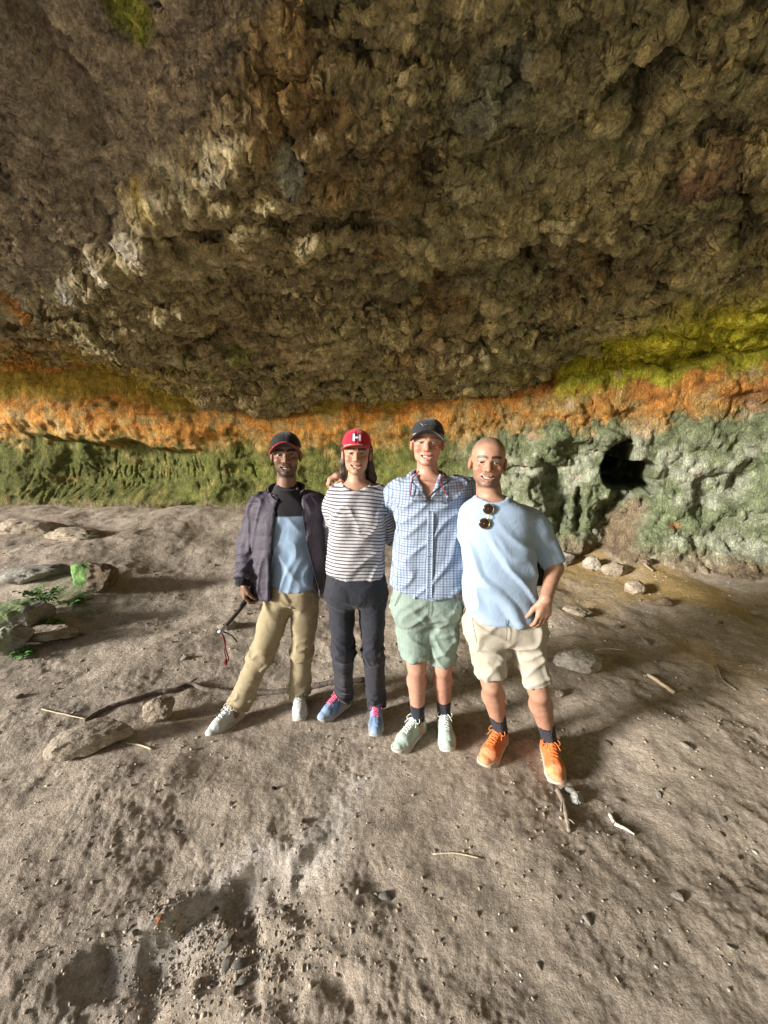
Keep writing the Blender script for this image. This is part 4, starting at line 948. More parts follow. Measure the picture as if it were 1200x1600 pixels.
ta, da = seg_param(V, sa, ea); tb_, db = seg_param(V, ea, wa); on_arm = smooth(0.11, 0.09, np.minimum(da, db))
quilt = np.abs(np.sin((V[:, 2] + 0.02 * noise3(V * 5)) * math.pi / 0.075)) ** 0.4
V = V + N * (0.0030 * quilt - 0.002)[:, None]
V = folds(V, N, (0, 0, 1), 12, 0.35, 0.006, 2.0, None, 2); V = folds(V, normals(V, F), (1, 0, 0.4), 15, 0.4, 0.006, 6.0, on_arm, 2)
jm = NT('quilted_nylon', 0.62, 0.3); co = jm.coord()
jc = jm.mix(1.0, (0.064, 0.055, 0.076), jm.ramp(jm.noise(22, 4, 0.6, co).outputs['Fac'], [(0.3, 0.92), (0.7, 1.06)]), 'MULTIPLY'); jm.color(jc)
jm.normal(jm.bump(jm.noise(60, 5, 0.6, co, 0.6).outputs['Fac'], 0.5, 0.006))
jacket = p1.put('jacket', V, F, jm.m, label='open quilted jacket, grey purple nylon')
BLACK_KNIT = cloth('black_knit', (0.012, 0.013, 0.014), 0.95)
d_ = unit(wa - ea); V, F = (lambda v: v.surface())(Vol(*bounds([wa, ea], 0.08), 0.006).add(sleeve(wa - d_ * 0.028, wa + d_ * 0.030, 0.043, 0.039), 0)); N = normals(V, F)
V = V + N * (0.0015 * np.sin(np.arctan2(V[:, 1] - wa[1], V[:, 0] - wa[0]) * 30))[:, None]; p1.put('cuff', V, F, BLACK_KNIT, parent=jacket)
for sg in (-1, 1):                                              # standing collar, black inside
    gr = []
    for i in range(15):
        a = math.radians(8 + 118 * i / 14); rr_ = 0.076 + 0.014 * (i / 14)
        row = []
        for j in range(7):
            tt = j / 6; fl = 0.020 * tt * (0.3 + 0.9 * i / 14)
            row.append(neck1 + np.array([sg * (rr_ + fl) * math.sin(a), 0.012 + (rr_ + 0.4 * fl) * math.cos(a), -0.030 - 0.050 * (i / 14) ** 2 + 0.098 * tt]))
        gr.append(row)
    V, F = sheet(gr, 0.011); F = F if sg > 0 else F[:, ::-1]
    inn = ((np.arange(len(V)) >= len(V) // 2) if sg > 0 else (np.arange(len(V)) < len(V) // 2))
    rad = np.hypot(V[:, 0] - neck1[0], V[:, 1] - neck1[1] - 0.012); mid_ = np.median(rad)
    Nn = normals(V, F); outw = (Nn[:, 0] * (V[:, 0] - neck1[0]) + Nn[:, 1] * (V[:, 1] - neck1[1])) > 0
    p1.put('collar', V, F, TINTED, {'tint': np.where(outw[:, None], np.array([0.064, 0.055, 0.076]), np.array([0.012, 0.012, 0.014]))}, parent=jacket)
for xs_ in (xl_, xr_):                                          # zip edges
    pts = [np.array([np.interp(z_, zz_, xs_), 0, z_]) for z_ in np.linspace(zz_[0] + 0.005, zz_[3], 20)]
    f_, _, _ = loft(sec_jak1, 2.6); ok = []
    for q_ in pts:
        yy = np.linspace(Y1 - 0.2, Y1, 80); dd = np.array([float(f_(np.array([q_[0]]), np.array([y_]), np.array([q_[2]]))[0]) for y_ in yy]); k = np.argmax(dd < 0); ok.append([q_[0], yy[k] + 0.004, q_[2]])
    V, F = tube(ok, 0.0042, 6); p1.put('zip', V, F, BLACK_KNIT, parent=jacket)
# trousers
def trousers(pr, secs, hips, knees, anks, radii, col, waist_z, hem, res=0.0075, name='trousers', fold=0.010, off=0.0, label=None, mat=None, flat=2.4, crotch=0.03):
    v = Vol(*bounds([*hips, *knees, *anks, np.array([hips[0][0] - .1, hips[0][1] - .1, waist_z])], 0.16), res)
    v.add(loft(secs, flat, 0, 0.07), 0)
    for h, k_, a, r_ in zip(hips, knees, anks, radii):
        m_ = (np.asarray(h) + k_) / 2; v.add(rc(h, m_, r_[0], (r_[0] + r_[1]) / 2), 0.028); v.add(rc(m_, k_, (r_[0] + r_[1]) / 2, r_[1]), 0.02)
        d__ = unit(np.asarray(a) - k_); v.add(sleeve(k_, np.asarray(a) + d__ * 0.0, r_[1], r_[2]), 0.02)
    v.keep(lambda X, Y, Z: Z - waist_z + 0 * X)
    V, F = v.surface()
    for q_, (h, k_, a) in enumerate(zip(hips, knees, anks)):
        N = normals(V, F); t1, d1_ = seg_param(V, h, k_); t2, d2_ = seg_param(V, k_, a); mine = np.minimum(d1_, d2_) < 0.13
        side = (np.abs(V[:, 0] - (np.asarray(h)[0] + (np.asarray(a)[0] - np.asarray(h)[0]) * smooth(h[2], a[2], V[:, 2]))) < 0.14) * mine
        kn = np.exp(-((V[:, 2] - k_[2]) / 0.10) ** 2); an = smooth(a[2] + 0.22, a[2] + 0.03, V[:, 2]); cr = np.exp(-((V[:, 2] - h[2] + 0.02) / 0.10) ** 2)
        V = folds(V, N, (1, 0.2, 0.35 * (1 if q_ else -1)), 16, 0.35, fold * 0.8, off + 3 * q_, side * (kn + 1.25 * an + 0.5 * cr), 2)
        V = folds(V, normals(V, F), (0.35 * (1 if q_ else -1), 0.1, 1), 9, 0.3, fold * 0.75, off + 7 + q_, side * 0.9, 1)
    return pr.put(name, V, F, mat or TINTED, None if mat else {'tint': np.tile(np.asarray(col, float), (len(V), 1))}, label=label)
sec_h1 = secpx(Y1, [(902, 420, 496, 0.20), (925, 421, 496, 0.22), (945, 422, 495, 0.21)])
trousers(p1, sec_h1, (hipa, hipb), (ka, kb), (ft[0][2] + [0.012, 0, -0.035], ft[1][2] + [0, 0, -0.035]), ((0.088, 0.073, 0.066), (0.084, 0.066, 0.068)), (0.32, 0.265, 0.165), zat(447, 905, Y1), None, off=1.0, fold=0.013, label='loose khaki cotton trousers')
WHITE = dict(upper=(0.54, 0.56, 0.54), lace=(0.72, 0.74, 0.74), sole_c=(0.70, 0.69, 0.64), heel=(0.60, 0.60, 0.57))
for f_ in ft: shoe(p1, f_[0], f_[1], WHITE, 0.285, 0.98, lace_rows=5)
RED = cloth('red_cotton', (0.50, 0.018, 0.045), 0.9); RED_TRIM = cloth('red_trim', (0.30, 0.018, 0.03), 0.9)
BLACK_CAP = cloth('black_cap_cloth', (0.014, 0.013, 0.014), 0.85)
cap(p1, H1, BLACK_CAP, 0.060, 0.30, 7.0, 0.98, None, RED_TRIM, base_z=0.046, label='black cap with red edged brim')

# ---------------------------------------------------------------- woman in striped top
Y2 = 2.14
ft = feet([((541, 1104), (503, 1128)), ((589, 1116), (586, 1152))])
H2 = head_frame(557, 709, Y2, (0.93, 0.93, 0.94), roll=0.03, yaw=0.06)
sec_t2 = secpx(Y2, [(748, 545, 570, 0.10), (757, 532, 582, 0.13), (768, 521, 597, 0.17), (785, 515, 601, 0.20), (820, 515, 601, 0.225), (860, 513, 600, 0.205), (899, 509, 603, 0.225)])
neck2 = P(557, 757, Y2 + 0.01)
sa, sb = P(525, 774, Y2 + 0.01), P(592, 773, Y2 + 0.01)
ea, wa = P(512, 850, Y2 + 0.20), P(470, 860, Y2 + 0.30)
eb, wb = P(613, 838, Y2 + 0.10), P(655, 862, Y2 + 0.10)
hipa, hipb = P(533, 926, Y2), P(580, 926, Y2)
ka, kb = P(536, 1018, Y2 - 0.02), P(583, 1020, Y2 - 0.03)
p2 = Person([P(557, 1100, Y2)[0], Y2, gz(P(557, 1100, Y2)[0], Y2)], 'woman in red cap and white striped long sleeved top with dark trousers')
hs2 = [dict(wrist=wa, dir=(-1, 0.05, 0), back=(0, 1, 0), thumb=(0, 0, 1), curl=0.4, sc=0.9), dict(wrist=wb, dir=(1, 0.0, 0.1), back=(0, 1, 0), thumb=(0, 0, 1), curl=0.4, sc=0.9)]
V, F, w, up = body_mesh(H2, neck2, sec_t2, [(sa, ea, wa), (sb, eb, wb)], [(hipa, ka, ft[0][2]), (hipb, kb, ft[1][2])], hs2, 1.35, arm_r=(0.042, 0.036, 0.026), neck_r=(0.044, 0.050))
t = face_tint(V, H2, (0.43, 0.25, 0.165), (0.45, 0.15, 0.13), (0.07, 0.04, 0.025), None, 0, (0.045, 0.026, 0.016), lambda L: smooth(0.05, 0.058, L[:, 2] + 0.5 * L[:, 1]) , 0.22, w, up)
p2.body(V, F, t); eyes_and_teeth(p2, H2, w, up, (0.07, 0.04, 0.02))
v = Vol(*bounds([P(505, 745, Y2 - .14), P(505, 905, Y2 - .14), P(610, 905, Y2 + .14), ea, wa, eb, wb], 0.05), 0.0068)
v.add(loft(sec_t2, 2.35), 0)
for s_, e_, w_ in ((sa, ea, wa), (sb, eb, wb)):
    v.add(rc(s_ + [0, 0, 0.0], s_ + (e_ - s_) * 0.3, 0.055, 0.056), 0.035); v.add(rc(s_ + (e_ - s_) * 0.2, e_, 0.056, 0.046), 0.02); v.add(sleeve(e_, w_, 0.046, 0.034), 0.015)
for sg in (-1, 1): v.add(el(P(557 + sg * 19, 815, Y2 - 0.085), (0.055, 0.045, 0.055)), 0.05)
v.add(el(neck2 + [0, -0.035, 0.045], (0.078, 0.10, 0.085)), 0.004, 'cut')
zl = zat(557, 899, Y2); v.keep(lambda X, Y, Z: (zl + 0.10 * np.clip(neck2[0] - X, 0, 1) * 1.2) - Z + 0 * Y)
V, F = v.surface(); V = relax(V, F, 1); N = normals(V, F)
tors, _, _ = loft(sec_t2, 2.35); dt = tors(V[:, 0], V[:, 1], V[:, 2])
sv_ = V[:, 2] + 0.16 * (V[:, 0] - neck2[0]) * smooth(0, 0.2, V[:, 0] - neck2[0]) - 0.02
for s_, e_, w_ in ((sa, ea, wa), (sb, eb, wb)):
    t1, d1_ = seg_param(V, s_, e_); t2, d2_ = seg_param(V, e_, w_); La = np.linalg.norm(e_ - s_); far = smooth(0.25, 0.45, np.where(d1_ < d2_, t1, 1.0)) * (np.minimum(d1_, d2_) < 0.085) * (dt > -0.012)
    al = s_[2] - np.where(d1_ < d2_, t1 * La, La + t2 * np.linalg.norm(w_ - e_)); sv_ = np.where(far > 0.5, al, sv_)
V = folds(V, N, (0.9, 0, -1), 7, 0.28, 0.010, 4.0, smooth(zat(557, 790, Y2), zat(557, 850, Y2), V[:, 2]), 1); V = folds(V, normals(V, F), (-0.7, 0, -1), 9, 0.3, 0.007, 9.0, None, 2)
sm_ = NT('striped_jersey', 0.9, 0.2); co = sm_.coord(); a = sm_.attr('stripe').outputs['Fac']
fr_ = sm_.math('FRACT', sm_.math('MULTIPLY', a, 1 / 0.0185)); st_ = sm_.ramp(fr_, [(0.0, 1.0), (0.30, 1.0), (0.36, 0.0), (0.94, 0.0), (1.0, 1.0)])
c = sm_.mix(st_, (0.48, 0.465, 0.485), (0.065, 0.060, 0.075)); c = sm_.mix(1.0, c, sm_.ramp(sm_.noise(16, 4, 0.6, co).outputs['Fac'], [(0.3, 0.86), (0.7, 1.06)]), 'MULTIPLY'); sm_.color(c)
sm_.normal(sm_.bump(sm_.noise(45, 4, 0.6, co).outputs['Fac'], 0.3, 0.008)); sm_.b.inputs['Sheen Weight'].default_value = 0.15
p2.put('striped_top', V, F, sm_.m, {'stripe': sv_}, label='white top with thin dark horizontal stripes')
sec_h2 = secpx(Y2, [(885, 514, 598, 0.19), (908, 508, 604, 0.225), (930, 507, 605, 0.23), (946, 508, 604, 0.215)])
navy = cloth('dark_trouser_cloth', (0.022, 0.024, 0.034), 0.75, var=0.25, bump=0.5)
trousers(p2, sec_h2, (hipa, hipb), (ka, kb), (ft[0][2] + [0, 0, -0.022], ft[1][2] + [0, 0, -0.022]), ((0.082, 0.065, 0.055), (0.084, 0.064, 0.056)), None, zat(557, 890, Y2), None, off=21.0, fold=0.009, mat=navy, label='dark hiking trousers gathered at the ankles')
BLUE = dict(upper=(0.20, 0.31, 0.50), lace=(0.62, 0.50, 0.60), toe=(0.22, 0.34, 0.52), sole_c=(0.36, 0.42, 0.45), out_c=(0.05, 0.05, 0.055), tongue=(0.75, 0.10, 0.14), panel=(0.05, 0.06, 0.10))
PINK = plain('pink_lace', (0.80, 0.16, 0.30), 0.8)
for f_ in ft:
    so, Hs = shoe(p2, f_[0], f_[1], BLUE, 0.268, 0.96, high=0.012, lace_rows=7, label='blue walking shoe with pink laces')
    for c_ in so.children:
        if c_.name.startswith('laces'): c_.data.materials[0] = PINK
# hair
v = Vol(*bounds([hp(H2, -0.17, -0.06, -0.25), hp(H2, 0.20, 0.17, 0.12)], 0.02), 0.0055)
HA = lambda p_, k=0.02, op='u': v.add(local(p_, H2, 0.92), k, op)
HA(el((0, 0.030, 0.030), (0.086, 0.090, 0.085)), 0)
for sg, ln in ((-1, 0.9), (1, 1.15)):
    HA(rc((sg * 0.072, 0.03, 0.02), (sg * 0.076, 0.046, -0.06), 0.017, 0.018)); HA(rc((sg * 0.076, 0.046, -0.06), (sg * 0.082 * ln, 0.062, -0.12 * ln), 0.018, 0.022)); HA(rc((sg * 0.082 * ln, 0.062, -0.12 * ln), (sg * 0.098 * ln, 0.098, -0.19 * ln), 0.024, 0.012))
HA(rc((0, 0.075, -0.02), (0, 0.085, -0.16), 0.065, 0.060))
HA(el((0, -0.055, -0.03), (0.068, 0.075, 0.12)), 0.008, 'cut')
V, F = v.surface(); V = relax(V, F, 1); N = normals(V, F); L = to_local(V, H2)
strand = noise3(np.stack([np.arctan2(L[:, 0], L[:, 1]) * 14 + 2.0 * noise3(L * 9), L[:, 2] * 5, np.hypot(L[:, 0], L[:, 1]) * 60], 1)); V = V + N * (0.006 * strand)[:, None]
HAIR = plain('dark_hair', (0.035, 0.020, 0.013), 0.45, 0.5, bump=0.4, scale=120); p2.put('hair', V, F, HAIR, label='long dark brown hair behind the shoulders')
co_, on, W = cap(p2, H2, RED, 0.058, -0.02, 3.2, 1.12, base_z=0.047, label='red cap with a white letter H')
Hx = lambda g: [(-0.023 - g, -0.009 + g, 0.066 - g, 0.107 + g), (0.010 - g, 0.024 + g, 0.066 - g, 0.107 + g), (-0.010 + g * 0, 0.011, 0.082 - g, 0.092 + g)]
V, F = patch(Hx(0.004), on, W, 0.0018); p2.put('letter_border', V, F, plain('letter_border', (0.10, 0.03, 0.10), 0.9), parent=co_)
V, F = patch(Hx(0.0), on, W, 0.0036); p2.put('letter', V, F, plain('white_felt', (0.78, 0.78, 0.80), 0.9), parent=co_)

# ---------------------------------------------------------------- tall man in checked shirt
Y3 = 2.02
ft = feet([((652, 1146), (626, 1172)), ((693, 1136), (698, 1170))])
H3 = head_frame(668, 692, Y3, (1.0, 0.98, 0.95), roll=0.03, yaw=-0.10)
sec_s3 = secpx(Y3, [(738, 652, 686, 0.11), (746, 636, 700, 0.15), (756, 622, 716, 0.19), (775, 615, 726, 0.22), (830, 618, 730, 0.24), (880, 615, 732, 0.245), (925, 611, 733, 0.25)])
neck3 = P(668, 748, Y3 + 0.015)
sa, sb = P(632, 766, Y3 + 0.02), P(708, 764, Y3 + 0.02)
ea, wa = P(608, 790, Y3 + 0.22), P(549, 744, Y2 + 0.105)
eb, wb = P(752, 776, Y3 + 0.18), P(800, 795, Y3 + 0.05)
hipa, hipb = P(645, 950, Y3), P(690, 950, Y3)
ka, kb = P(651, 1042, Y3 - 0.02), P(692, 1042, Y3 - 0.01)
p3 = Person([P(668, 1130, Y3)[0], Y3, gz(P(668, 1130, Y3)[0], Y3)], 'tallest man, in dark cap, blue checked shirt and pale green shorts')
hs3 = [dict(wrist=wa, dir=(-1, -0.28, 0.10), back=(0, -0.25, 1), thumb=(0, -1, 0.1), curl=0.95, seen=True, sc=1.0, tp=(0.5, 0.5)), dict(wrist=wb, dir=(1, -0.2, -0.2), back=(0, 0.6, 1), thumb=(0, -1, 0), curl=0.5)]
V, F, w, up = body_mesh(H3, neck3, sec_s3, [(sa, ea, wa), (sb, eb, wb)], [(hipa, ka, ft[0][2]), (hipb, kb, ft[1][2])], hs3, 0.95, arm_r=(0.048, 0.040, 0.029), calf=1.06, neck_r=(0.052, 0.056))
t = face_tint(V, H3, (0.47, 0.25, 0.178), (0.50, 0.20, 0.18), (0.22, 0.125, 0.065), None, 0, (0.30, 0.19, 0.09), lambda L: smooth(0.030, 0.045, L[:, 2] + 0.6 * np.clip(L[:, 1] + 0.035, -0.05, 1)) * (np.abs(L[:, 0]) < 0.0775), 0.5, w, up)
p3.body(V, F, t); eyes_and_teeth(p3, H3, w, up, (0.12, 0.17, 0.24))
v = Vol(*bounds([P(605, 735, Y3 - .16), P(605, 930, Y3 - .16), P(740, 930, Y3 + .16), sa + [-.1, .1, 0], sb + [.13, .1, 0]], 0.06), 0.0068)
v.add(loft(sec_s3, 2.5), 0)
for s_, e_ in ((sa, ea), (sb, eb)):
    m_ = s_ + (e_ - s_) * 0.80; v.add(rc(s_ + [0, 0, -0.01], s_ + (e_ - s_) * 0.3, 0.074, 0.076), 0.04); v.add(sleeve(s_ + (e_ - s_) * 0.2, m_, 0.078, 0.080), 0.02)
zv, xc3 = zat(668, 787, Y3 - 0.11), neck3[0] - 0.002
zk, kw_ = zat(668, 752, Y3), 0.42
v.keep(lambda X, Y, Z: np.minimum(np.minimum((Z - zv) * 0.42 - np.abs(X - xc3), (Y3 - 0.01) - Y), 0.2))
v.add(rc(neck3 + [0, -0.012, -0.03], neck3 + [0, -0.02, 0.09], 0.058, 0.066), 0.006, 'cut')
zl = zat(668, 918, Y3); v.keep(lambda X, Y, Z: (zl - 0.022 * np.cos((X - xc3) * 14)) - Z + 0 * Y)
V, F = v.surface(); V = relax(V, F, 1); N = normals(V, F); u_, vv = V[:, 0] - xc3 + 0.02 * noise3(V * 4), V[:, 2].copy() + 0.012 * noise3(V * 4 + 5)
V = folds(V, N, (0.1, 0, 1), 8, 0.22, 0.009, 14.0, smooth(zat(668, 800, Y3), zat(668, 850, Y3), V[:, 2]), 1); V = folds(V, normals(V, F), (0.8, 0, 0.8), 10, 0.3, 0.007, 19.0, None, 2)
pk = NT('checked_cotton', 0.88, 0.2); co = pk.coord(); ua, va = pk.attr('u').outputs['Fac'], pk.attr('v').outputs['Fac']
def lines(a, per, stops, ph=0.0): return pk.ramp(pk.math('FRACT', pk.math('MULTIPLY_ADD', a, 1 / per, ph)), stops)
L1 = [(0.0, 0.0), (0.10, 0.0), (0.14, 0.85), (0.24, 0.85), (0.28, 0.0), (0.46, 0.0), (0.50, 0.75), (0.56, 0.75), (0.60, 0.0), (0.74, 0.0), (0.78, 0.45), (0.90, 0.45), (0.94, 0.0)]
lu, lv = lines(ua, 0.046, L1, 0.3), lines(va, 0.040, L1, 0.1)
c = pk.mix(0.62, (0.36, 0.43, 0.52), (0.36, 0.43, 0.52)); c = pk.mix(pk.math('MULTIPLY', lu, 0.85), c, (0.085, 0.115, 0.22)); c = pk.mix(pk.math('MULTIPLY', lv, 0.85), c, (0.085, 0.115, 0.22))
c = pk.mix(1.0, c, pk.ramp(pk.noise(16, 4, 0.6, co).outputs['Fac'], [(0.3, 0.88), (0.7, 1.05)]), 'MULTIPLY'); pk.color(c)
pk.normal(pk.bump(pk.noise(40, 4, 0.6, co).outputs['Fac'], 0.35, 0.008)); PLAID = pk.m
V = hem(V, F, zl, 0.016, 0.002); shirt3 = p3.put('checked_shirt', V, F, PLAID, {'u': u_, 'v': vv}, label='short sleeved shirt in white and blue checks')
for sg in (-1, 1):                                              # turned down collar
    gr = []
    for i in range(17):
        f_ = i / 16; a = math.radians(4 + 138 * f_); row = []
        for j in range(7):
            tt = j / 6; wd = 0.036 + 0.034 * f_ ** 2; rr_ = 0.062 + 0.012 * f_ + 0.046 * tt ** 0.8
            zt = 0.050 - 0.046 * f_ ** 1.4
            q_ = neck3 + np.array([sg * rr_ * math.sin(a) * (1 + 0.10 * f_), 0.004 + (rr_ + 0.030 * f_) * math.cos(a) * 1.08, zt + 0.010 * math.sin(math.pi * tt) - wd * tt ** 1.4 - 0.02 * f_ ** 3])
            row.append(q_)
        gr.append(row)
    V, F = sheet(gr, 0.0045); F = F if sg > 0 else F[:, ::-1]
    p3.put('collar', V, F, PLAID, {'u': V[:, 0] - xc3 + 0.01, 'v': V[:, 2] + 0.02}, parent=shirt3)
sf, _, _ = loft(sec_s3, 2.5)
def on_front(x_, z_, Yc, f=None, lift=0.006):
    yy = np.linspace(Yc - 0.22, Yc, 220); dd = (f or sf)(np.full(220, x_), yy, np.full(220, z_)); k = int(np.argmax(dd < 0)); return np.array([x_, yy[k] - lift, z_])
BTN = plain('shirt_button', (0.25, 0.27, 0.33), 0.4)
for py in (800, 828, 856, 884, 908):
    q_ = on_front(xc3 + 0.004, zat(668, py, Y3), Y3, None, 0.009); v = Vol(q_ - .01, q_ + .01, 0.0025); v.add(el(q_, (0.0052, 0.0028, 0.0052)), 0); V, F = v.surface(); p3.put('button', V, F, BTN, parent=shirt3)
gr = [[on_front(xc3 + 0.004 + dx, z_, Y3, None, 0.0085) for dx in (-0.014, -0.007, 0, 0.007, 0.014)] for z_ in np.linspace(zat(668, 792, Y3), zat(668, 920, Y3), 24)]
V, F = sheet(gr, 0.002); p3.put('placket', V, F, PLAID, {'u': V[:, 0] * 0.6, 'v': V[:, 2]}, parent=shirt3)
# shorts
def shorts(pr, secs, hips, knees, hemf, radii, mat, waist_z, off, label, cuff=False, tint=None):
    v = Vol(*bounds([*hips, *knees, np.array([hips[0][0], hips[0][1], waist_z])], 0.17), 0.0072); v.add(loft(secs, 2.5, 0, 0.07), 0); ends = []
    for h, k_, hf, r_ in zip(hips, knees, hemf, radii):
        e = np.asarray(h) + (np.asarray(k_) - h) * hf; ends.append(e); m_ = (np.asarray(h) + e) / 2
        v.add(rc(h, m_, r_[0], (r_[0] + r_[1]) / 2), 0.05); v.add(sleeve(m_, e, (r_[0] + r_[1]) / 2, r_[1]), 0.015)
        if cuff: d__ = unit(e - np.asarray(h)); v.add(sleeve(e - d__ * 0.028, e, r_[1] + 0.006, r_[1] + 0.006), 0.0)
        d__ = unit(e - np.asarray(h)); v.add(rc(e + d__ * (r_[1] * 0.2), e + d__ * 0.1, r_[1] - 0.012, r_[1] - 0.012), 0.0, 'cut')
    v.keep(lambda X, Y, Z: Z - waist_z + 0 * X); V, F = v.surface()
    for q_, (h, e) in enumerate(zip(hips, ends)):
        N = normals(V, F); side = smooth(0.0, 0.03, (V[:, 0] - (hips[0][0] + hips[1][0]) / 2) * (1 if q_ else -1)); below = smooth(waist_z - 0.03, waist_z - 0.10, V[:, 2])
        V = folds(V, N, (0.7 * (1 if q_ else -1), 0, -1), 10, 0.22, 0.0075, off + 5 * q_, side * below, 2); V = folds(V, normals(V, F), (1, 0, 0.5 * (1 if q_ else -1)), 13, 0.22, 0.006, off + 9 + q_, side * below, 2)
    return pr.put('shorts', V, F, mat, tint and {'tint': np.tile(np.asarray(tint, float), (len(V), 1))}, label=label)
gm_ = NT('seersucker', 0.9, 0.2); co = gm_.coord(); wv = gm_.n('TexWave', wave_type='BANDS', bands_direction='X'); wv.inputs['Scale'].default_value = 42.0; wv.inputs['Distortion'].default_value = 1.2; wv.inputs['Detail'].default_value = 2; gm_.l(co, wv.inputs['Vector'])
gm_.color(gm_.mix(wv.outputs['Fac'], (0.20, 0.265, 0.23), (0.265, 0.33, 0.29))); gm_.normal(gm_.bump(gm_.noise(50, 4, 0.6, co).outputs['Fac'], 0.5, 0.008))
sec_h3 = secpx(Y3, [(905, 617, 720, 0.21), (930, 613, 721, 0.235), (965, 612, 721, 0.235)])
s3o = shorts(p3, sec_h3, (hipa, hipb), (ka, kb), (0.83, 0.93), ((0.094, 0.083), (0.089, 0.071)), gm_.m, zat(668, 912, Y3), 31.0, 'pale green striped cotton shorts')
NAVY_SOCK = cloth('navy_sock', (0.014, 0.017, 0.028), 0.95)
MINT = dict(upper=(0.40, 0.51, 0.45), lace=(0.74, 0.80, 0.76), sole_c=(0.62, 0.66, 0.60), panel=(0.42, 0.58, 0.54), tongue=(0.50, 0.64, 0.66), heel=(0.42, 0.46, 0.36))
for f_, k_ in zip(ft, (ka, kb)): sock(p3, f_[2] + np.array([0, 0, -0.005]), k_, f_[3], NAVY_SOCK, 0.135, 0.040); shoe(p3, f_[0], f_[1], MINT, 0.300, 1.02, lace_rows=7, runner=True, label='mint green running shoe')
CHAR_CAP = cloth('charcoal_cap_cloth', (0.022, 0.023, 0.027), 0.85)
co_, on, W = cap(p3, H3, CHAR_CAP, 0.064, 0.24, 6.5, 1.02, base_z=0.047, label='charcoal cap with a small grey logo')
lg = [(-0.036, -0.027, 0.088, 0.094, 0.002), (-0.030, -0.024, 0.082, 0.087, 0.002), (-0.040, -0.036, 0.095, 0.099)] + [(-0.018 + 0.0075 * k, -0.0155 + 0.0075 * k, 0.087, 0.0935 if k in (1, 4) else 0.0915) for k in range(8)] + [(-0.018 + 0.0075 * k, -0.0135 + 0.0075 * k, 0.087, 0.0882) for k in (0, 2, 3, 5, 6)]
V, F = patch(lg, on, W, 0.0022, 3, 3); p3.put('logo', V, F, plain('grey_embroidery', (0.34, 0.35, 0.38), 0.9), parent=co_)

# ---------------------------------------------------------------- man in pale blue t-shirt
Y4 = 1.88
ft = feet([((783, 1160), (757, 1198)), ((856, 1178), (868, 1220))])
H4 = head_frame(764, 723, Y4, (1.03, 1.02, 0.98), roll=0.04, yaw=-0.20)
sec_t4 = secpx(Y4, [(772, 750, 784, 0.12), (782, 736, 804, 0.17), (795, 726, 828, 0.21), (815, 723, 832, 0.22), (860, 724, 833, 0.23), (900, 727, 835, 0.235), (968, 729, 839, 0.25)])
neck4 = P(766, 782, Y4 + 0.015)
sa, sb = P(742, 806, Y4 + 0.02), P(828, 812, Y4 + 0.02)
ea, wa = P(716, 865, Y4 + 0.24), P(688, 885, Y4 + 0.30)
eb, wb = P(866, 888, Y4 + 0.01), P(853, 935, Y4 - 0.13)
hipa, hipb = P(760, 980, Y4), P(817, 980, Y4)
ka, kb = P(768, 1068, Y4 - 0.03), P(842, 1082, Y4 - 0.05)
p4 = Person([P(800, 1160, Y4)[0], Y4, gz(P(800, 1160, Y4)[0], Y4)], 'bareheaded man with cropped hair in pale blue t-shirt and orange shoes')
hs4 = [dict(wrist=wa, dir=(-1, 0.0, 0.1), back=(0, 1, 0), thumb=(0, 0, 1), curl=0.4), dict(wrist=wb, dir=(-0.10, -0.06, -1), back=(0.30, -1, 0.05), thumb=(-1, 0, 0), curl=0.50, seen=True, sc=0.98, tp=(0.62, 0.30))]
V, F, w, up = body_mesh(H4, neck4, sec_t4, [(sa, ea, wa), (sb, eb, wb)], [(hipa, ka, ft[0][2]), (hipb, kb, ft[1][2])], hs4, 0.9, arm_r=(0.050, 0.041, 0.028), calf=1.16, neck_r=(0.058, 0.062))
t = face_tint(V, H4, (0.41, 0.225, 0.152), (0.42, 0.16, 0.14), (0.035, 0.022, 0.015), (0.11, 0.075, 0.06), 0.55, (0.20, 0.135, 0.10), lambda L: 0.75 * smooth(0.055, 0.095, L[:, 2] + 0.55 * np.clip(L[:, 1] + 0.055, -0.06, 1) - 0.25 * np.clip(0.045 - np.abs(L[:, 0]), 0, 1)) * (np.abs(L[:, 0]) < 0.0785), 0.35, w, up)
p4.body(V, F, t); eyes_and_teeth(p4, H4, w, up, (0.05, 0.03, 0.02))
v = Vol(*bounds([P(700, 770, Y4 - .16), P(700, 975, Y4 - .16), P(885, 975, Y4 + .16), sa + [-.12, .1, 0]], 0.06), 0.0068)
v.add(loft(sec_t4, 2.45), 0)
m_ = P(862, 880, Y4 + 0.025)
v.add(rc(sb + [-0.02, 0, -0.01], sb + (m_ - sb) * 0.25, 0.074, 0.074), 0.04); v.add(sleeve(sb + (m_ - sb) * 0.1, m_, 0.072, 0.060), 0.02)
v.add(rc(sa, sa + (ea - sa) * 0.3, 0.076, 0.078), 0.04); v.add(sleeve(sa, sa + (ea - sa) * 0.8, 0.078, 0.072), 0.02)
v.add(el(neck4 + [0.0, -0.025, 0.045], (0.074, 0.092, 0.064)), 0.004, 'cut')
zl = zat(785, 963, Y4); v.keep(lambda X, Y, Z: (zl - 0.03 * np.cos((X - neck4[0] - 0.05) * 7) + 0.03) - Z + 0 * Y)
d__ = unit(m_ - sb); v.add(rc(m_ + d__ * 0.012, m_ + d__ * 0.1, 0.051, 0.051), 0.0, 'cut')
V, F = v.surface(); V = relax(V, F, 1); N = normals(V, F)
q_ = (V - (neck4 + np.array([0.0, -0.025, 0.045]))) / np.array([0.074, 0.092, 0.064]); rib = smooth(1.32, 1.22, np.linalg.norm(q_, axis=1)); V = V + N * (0.0028 * rib)[:, None]
zc4 = zat(785, 830, Y4)
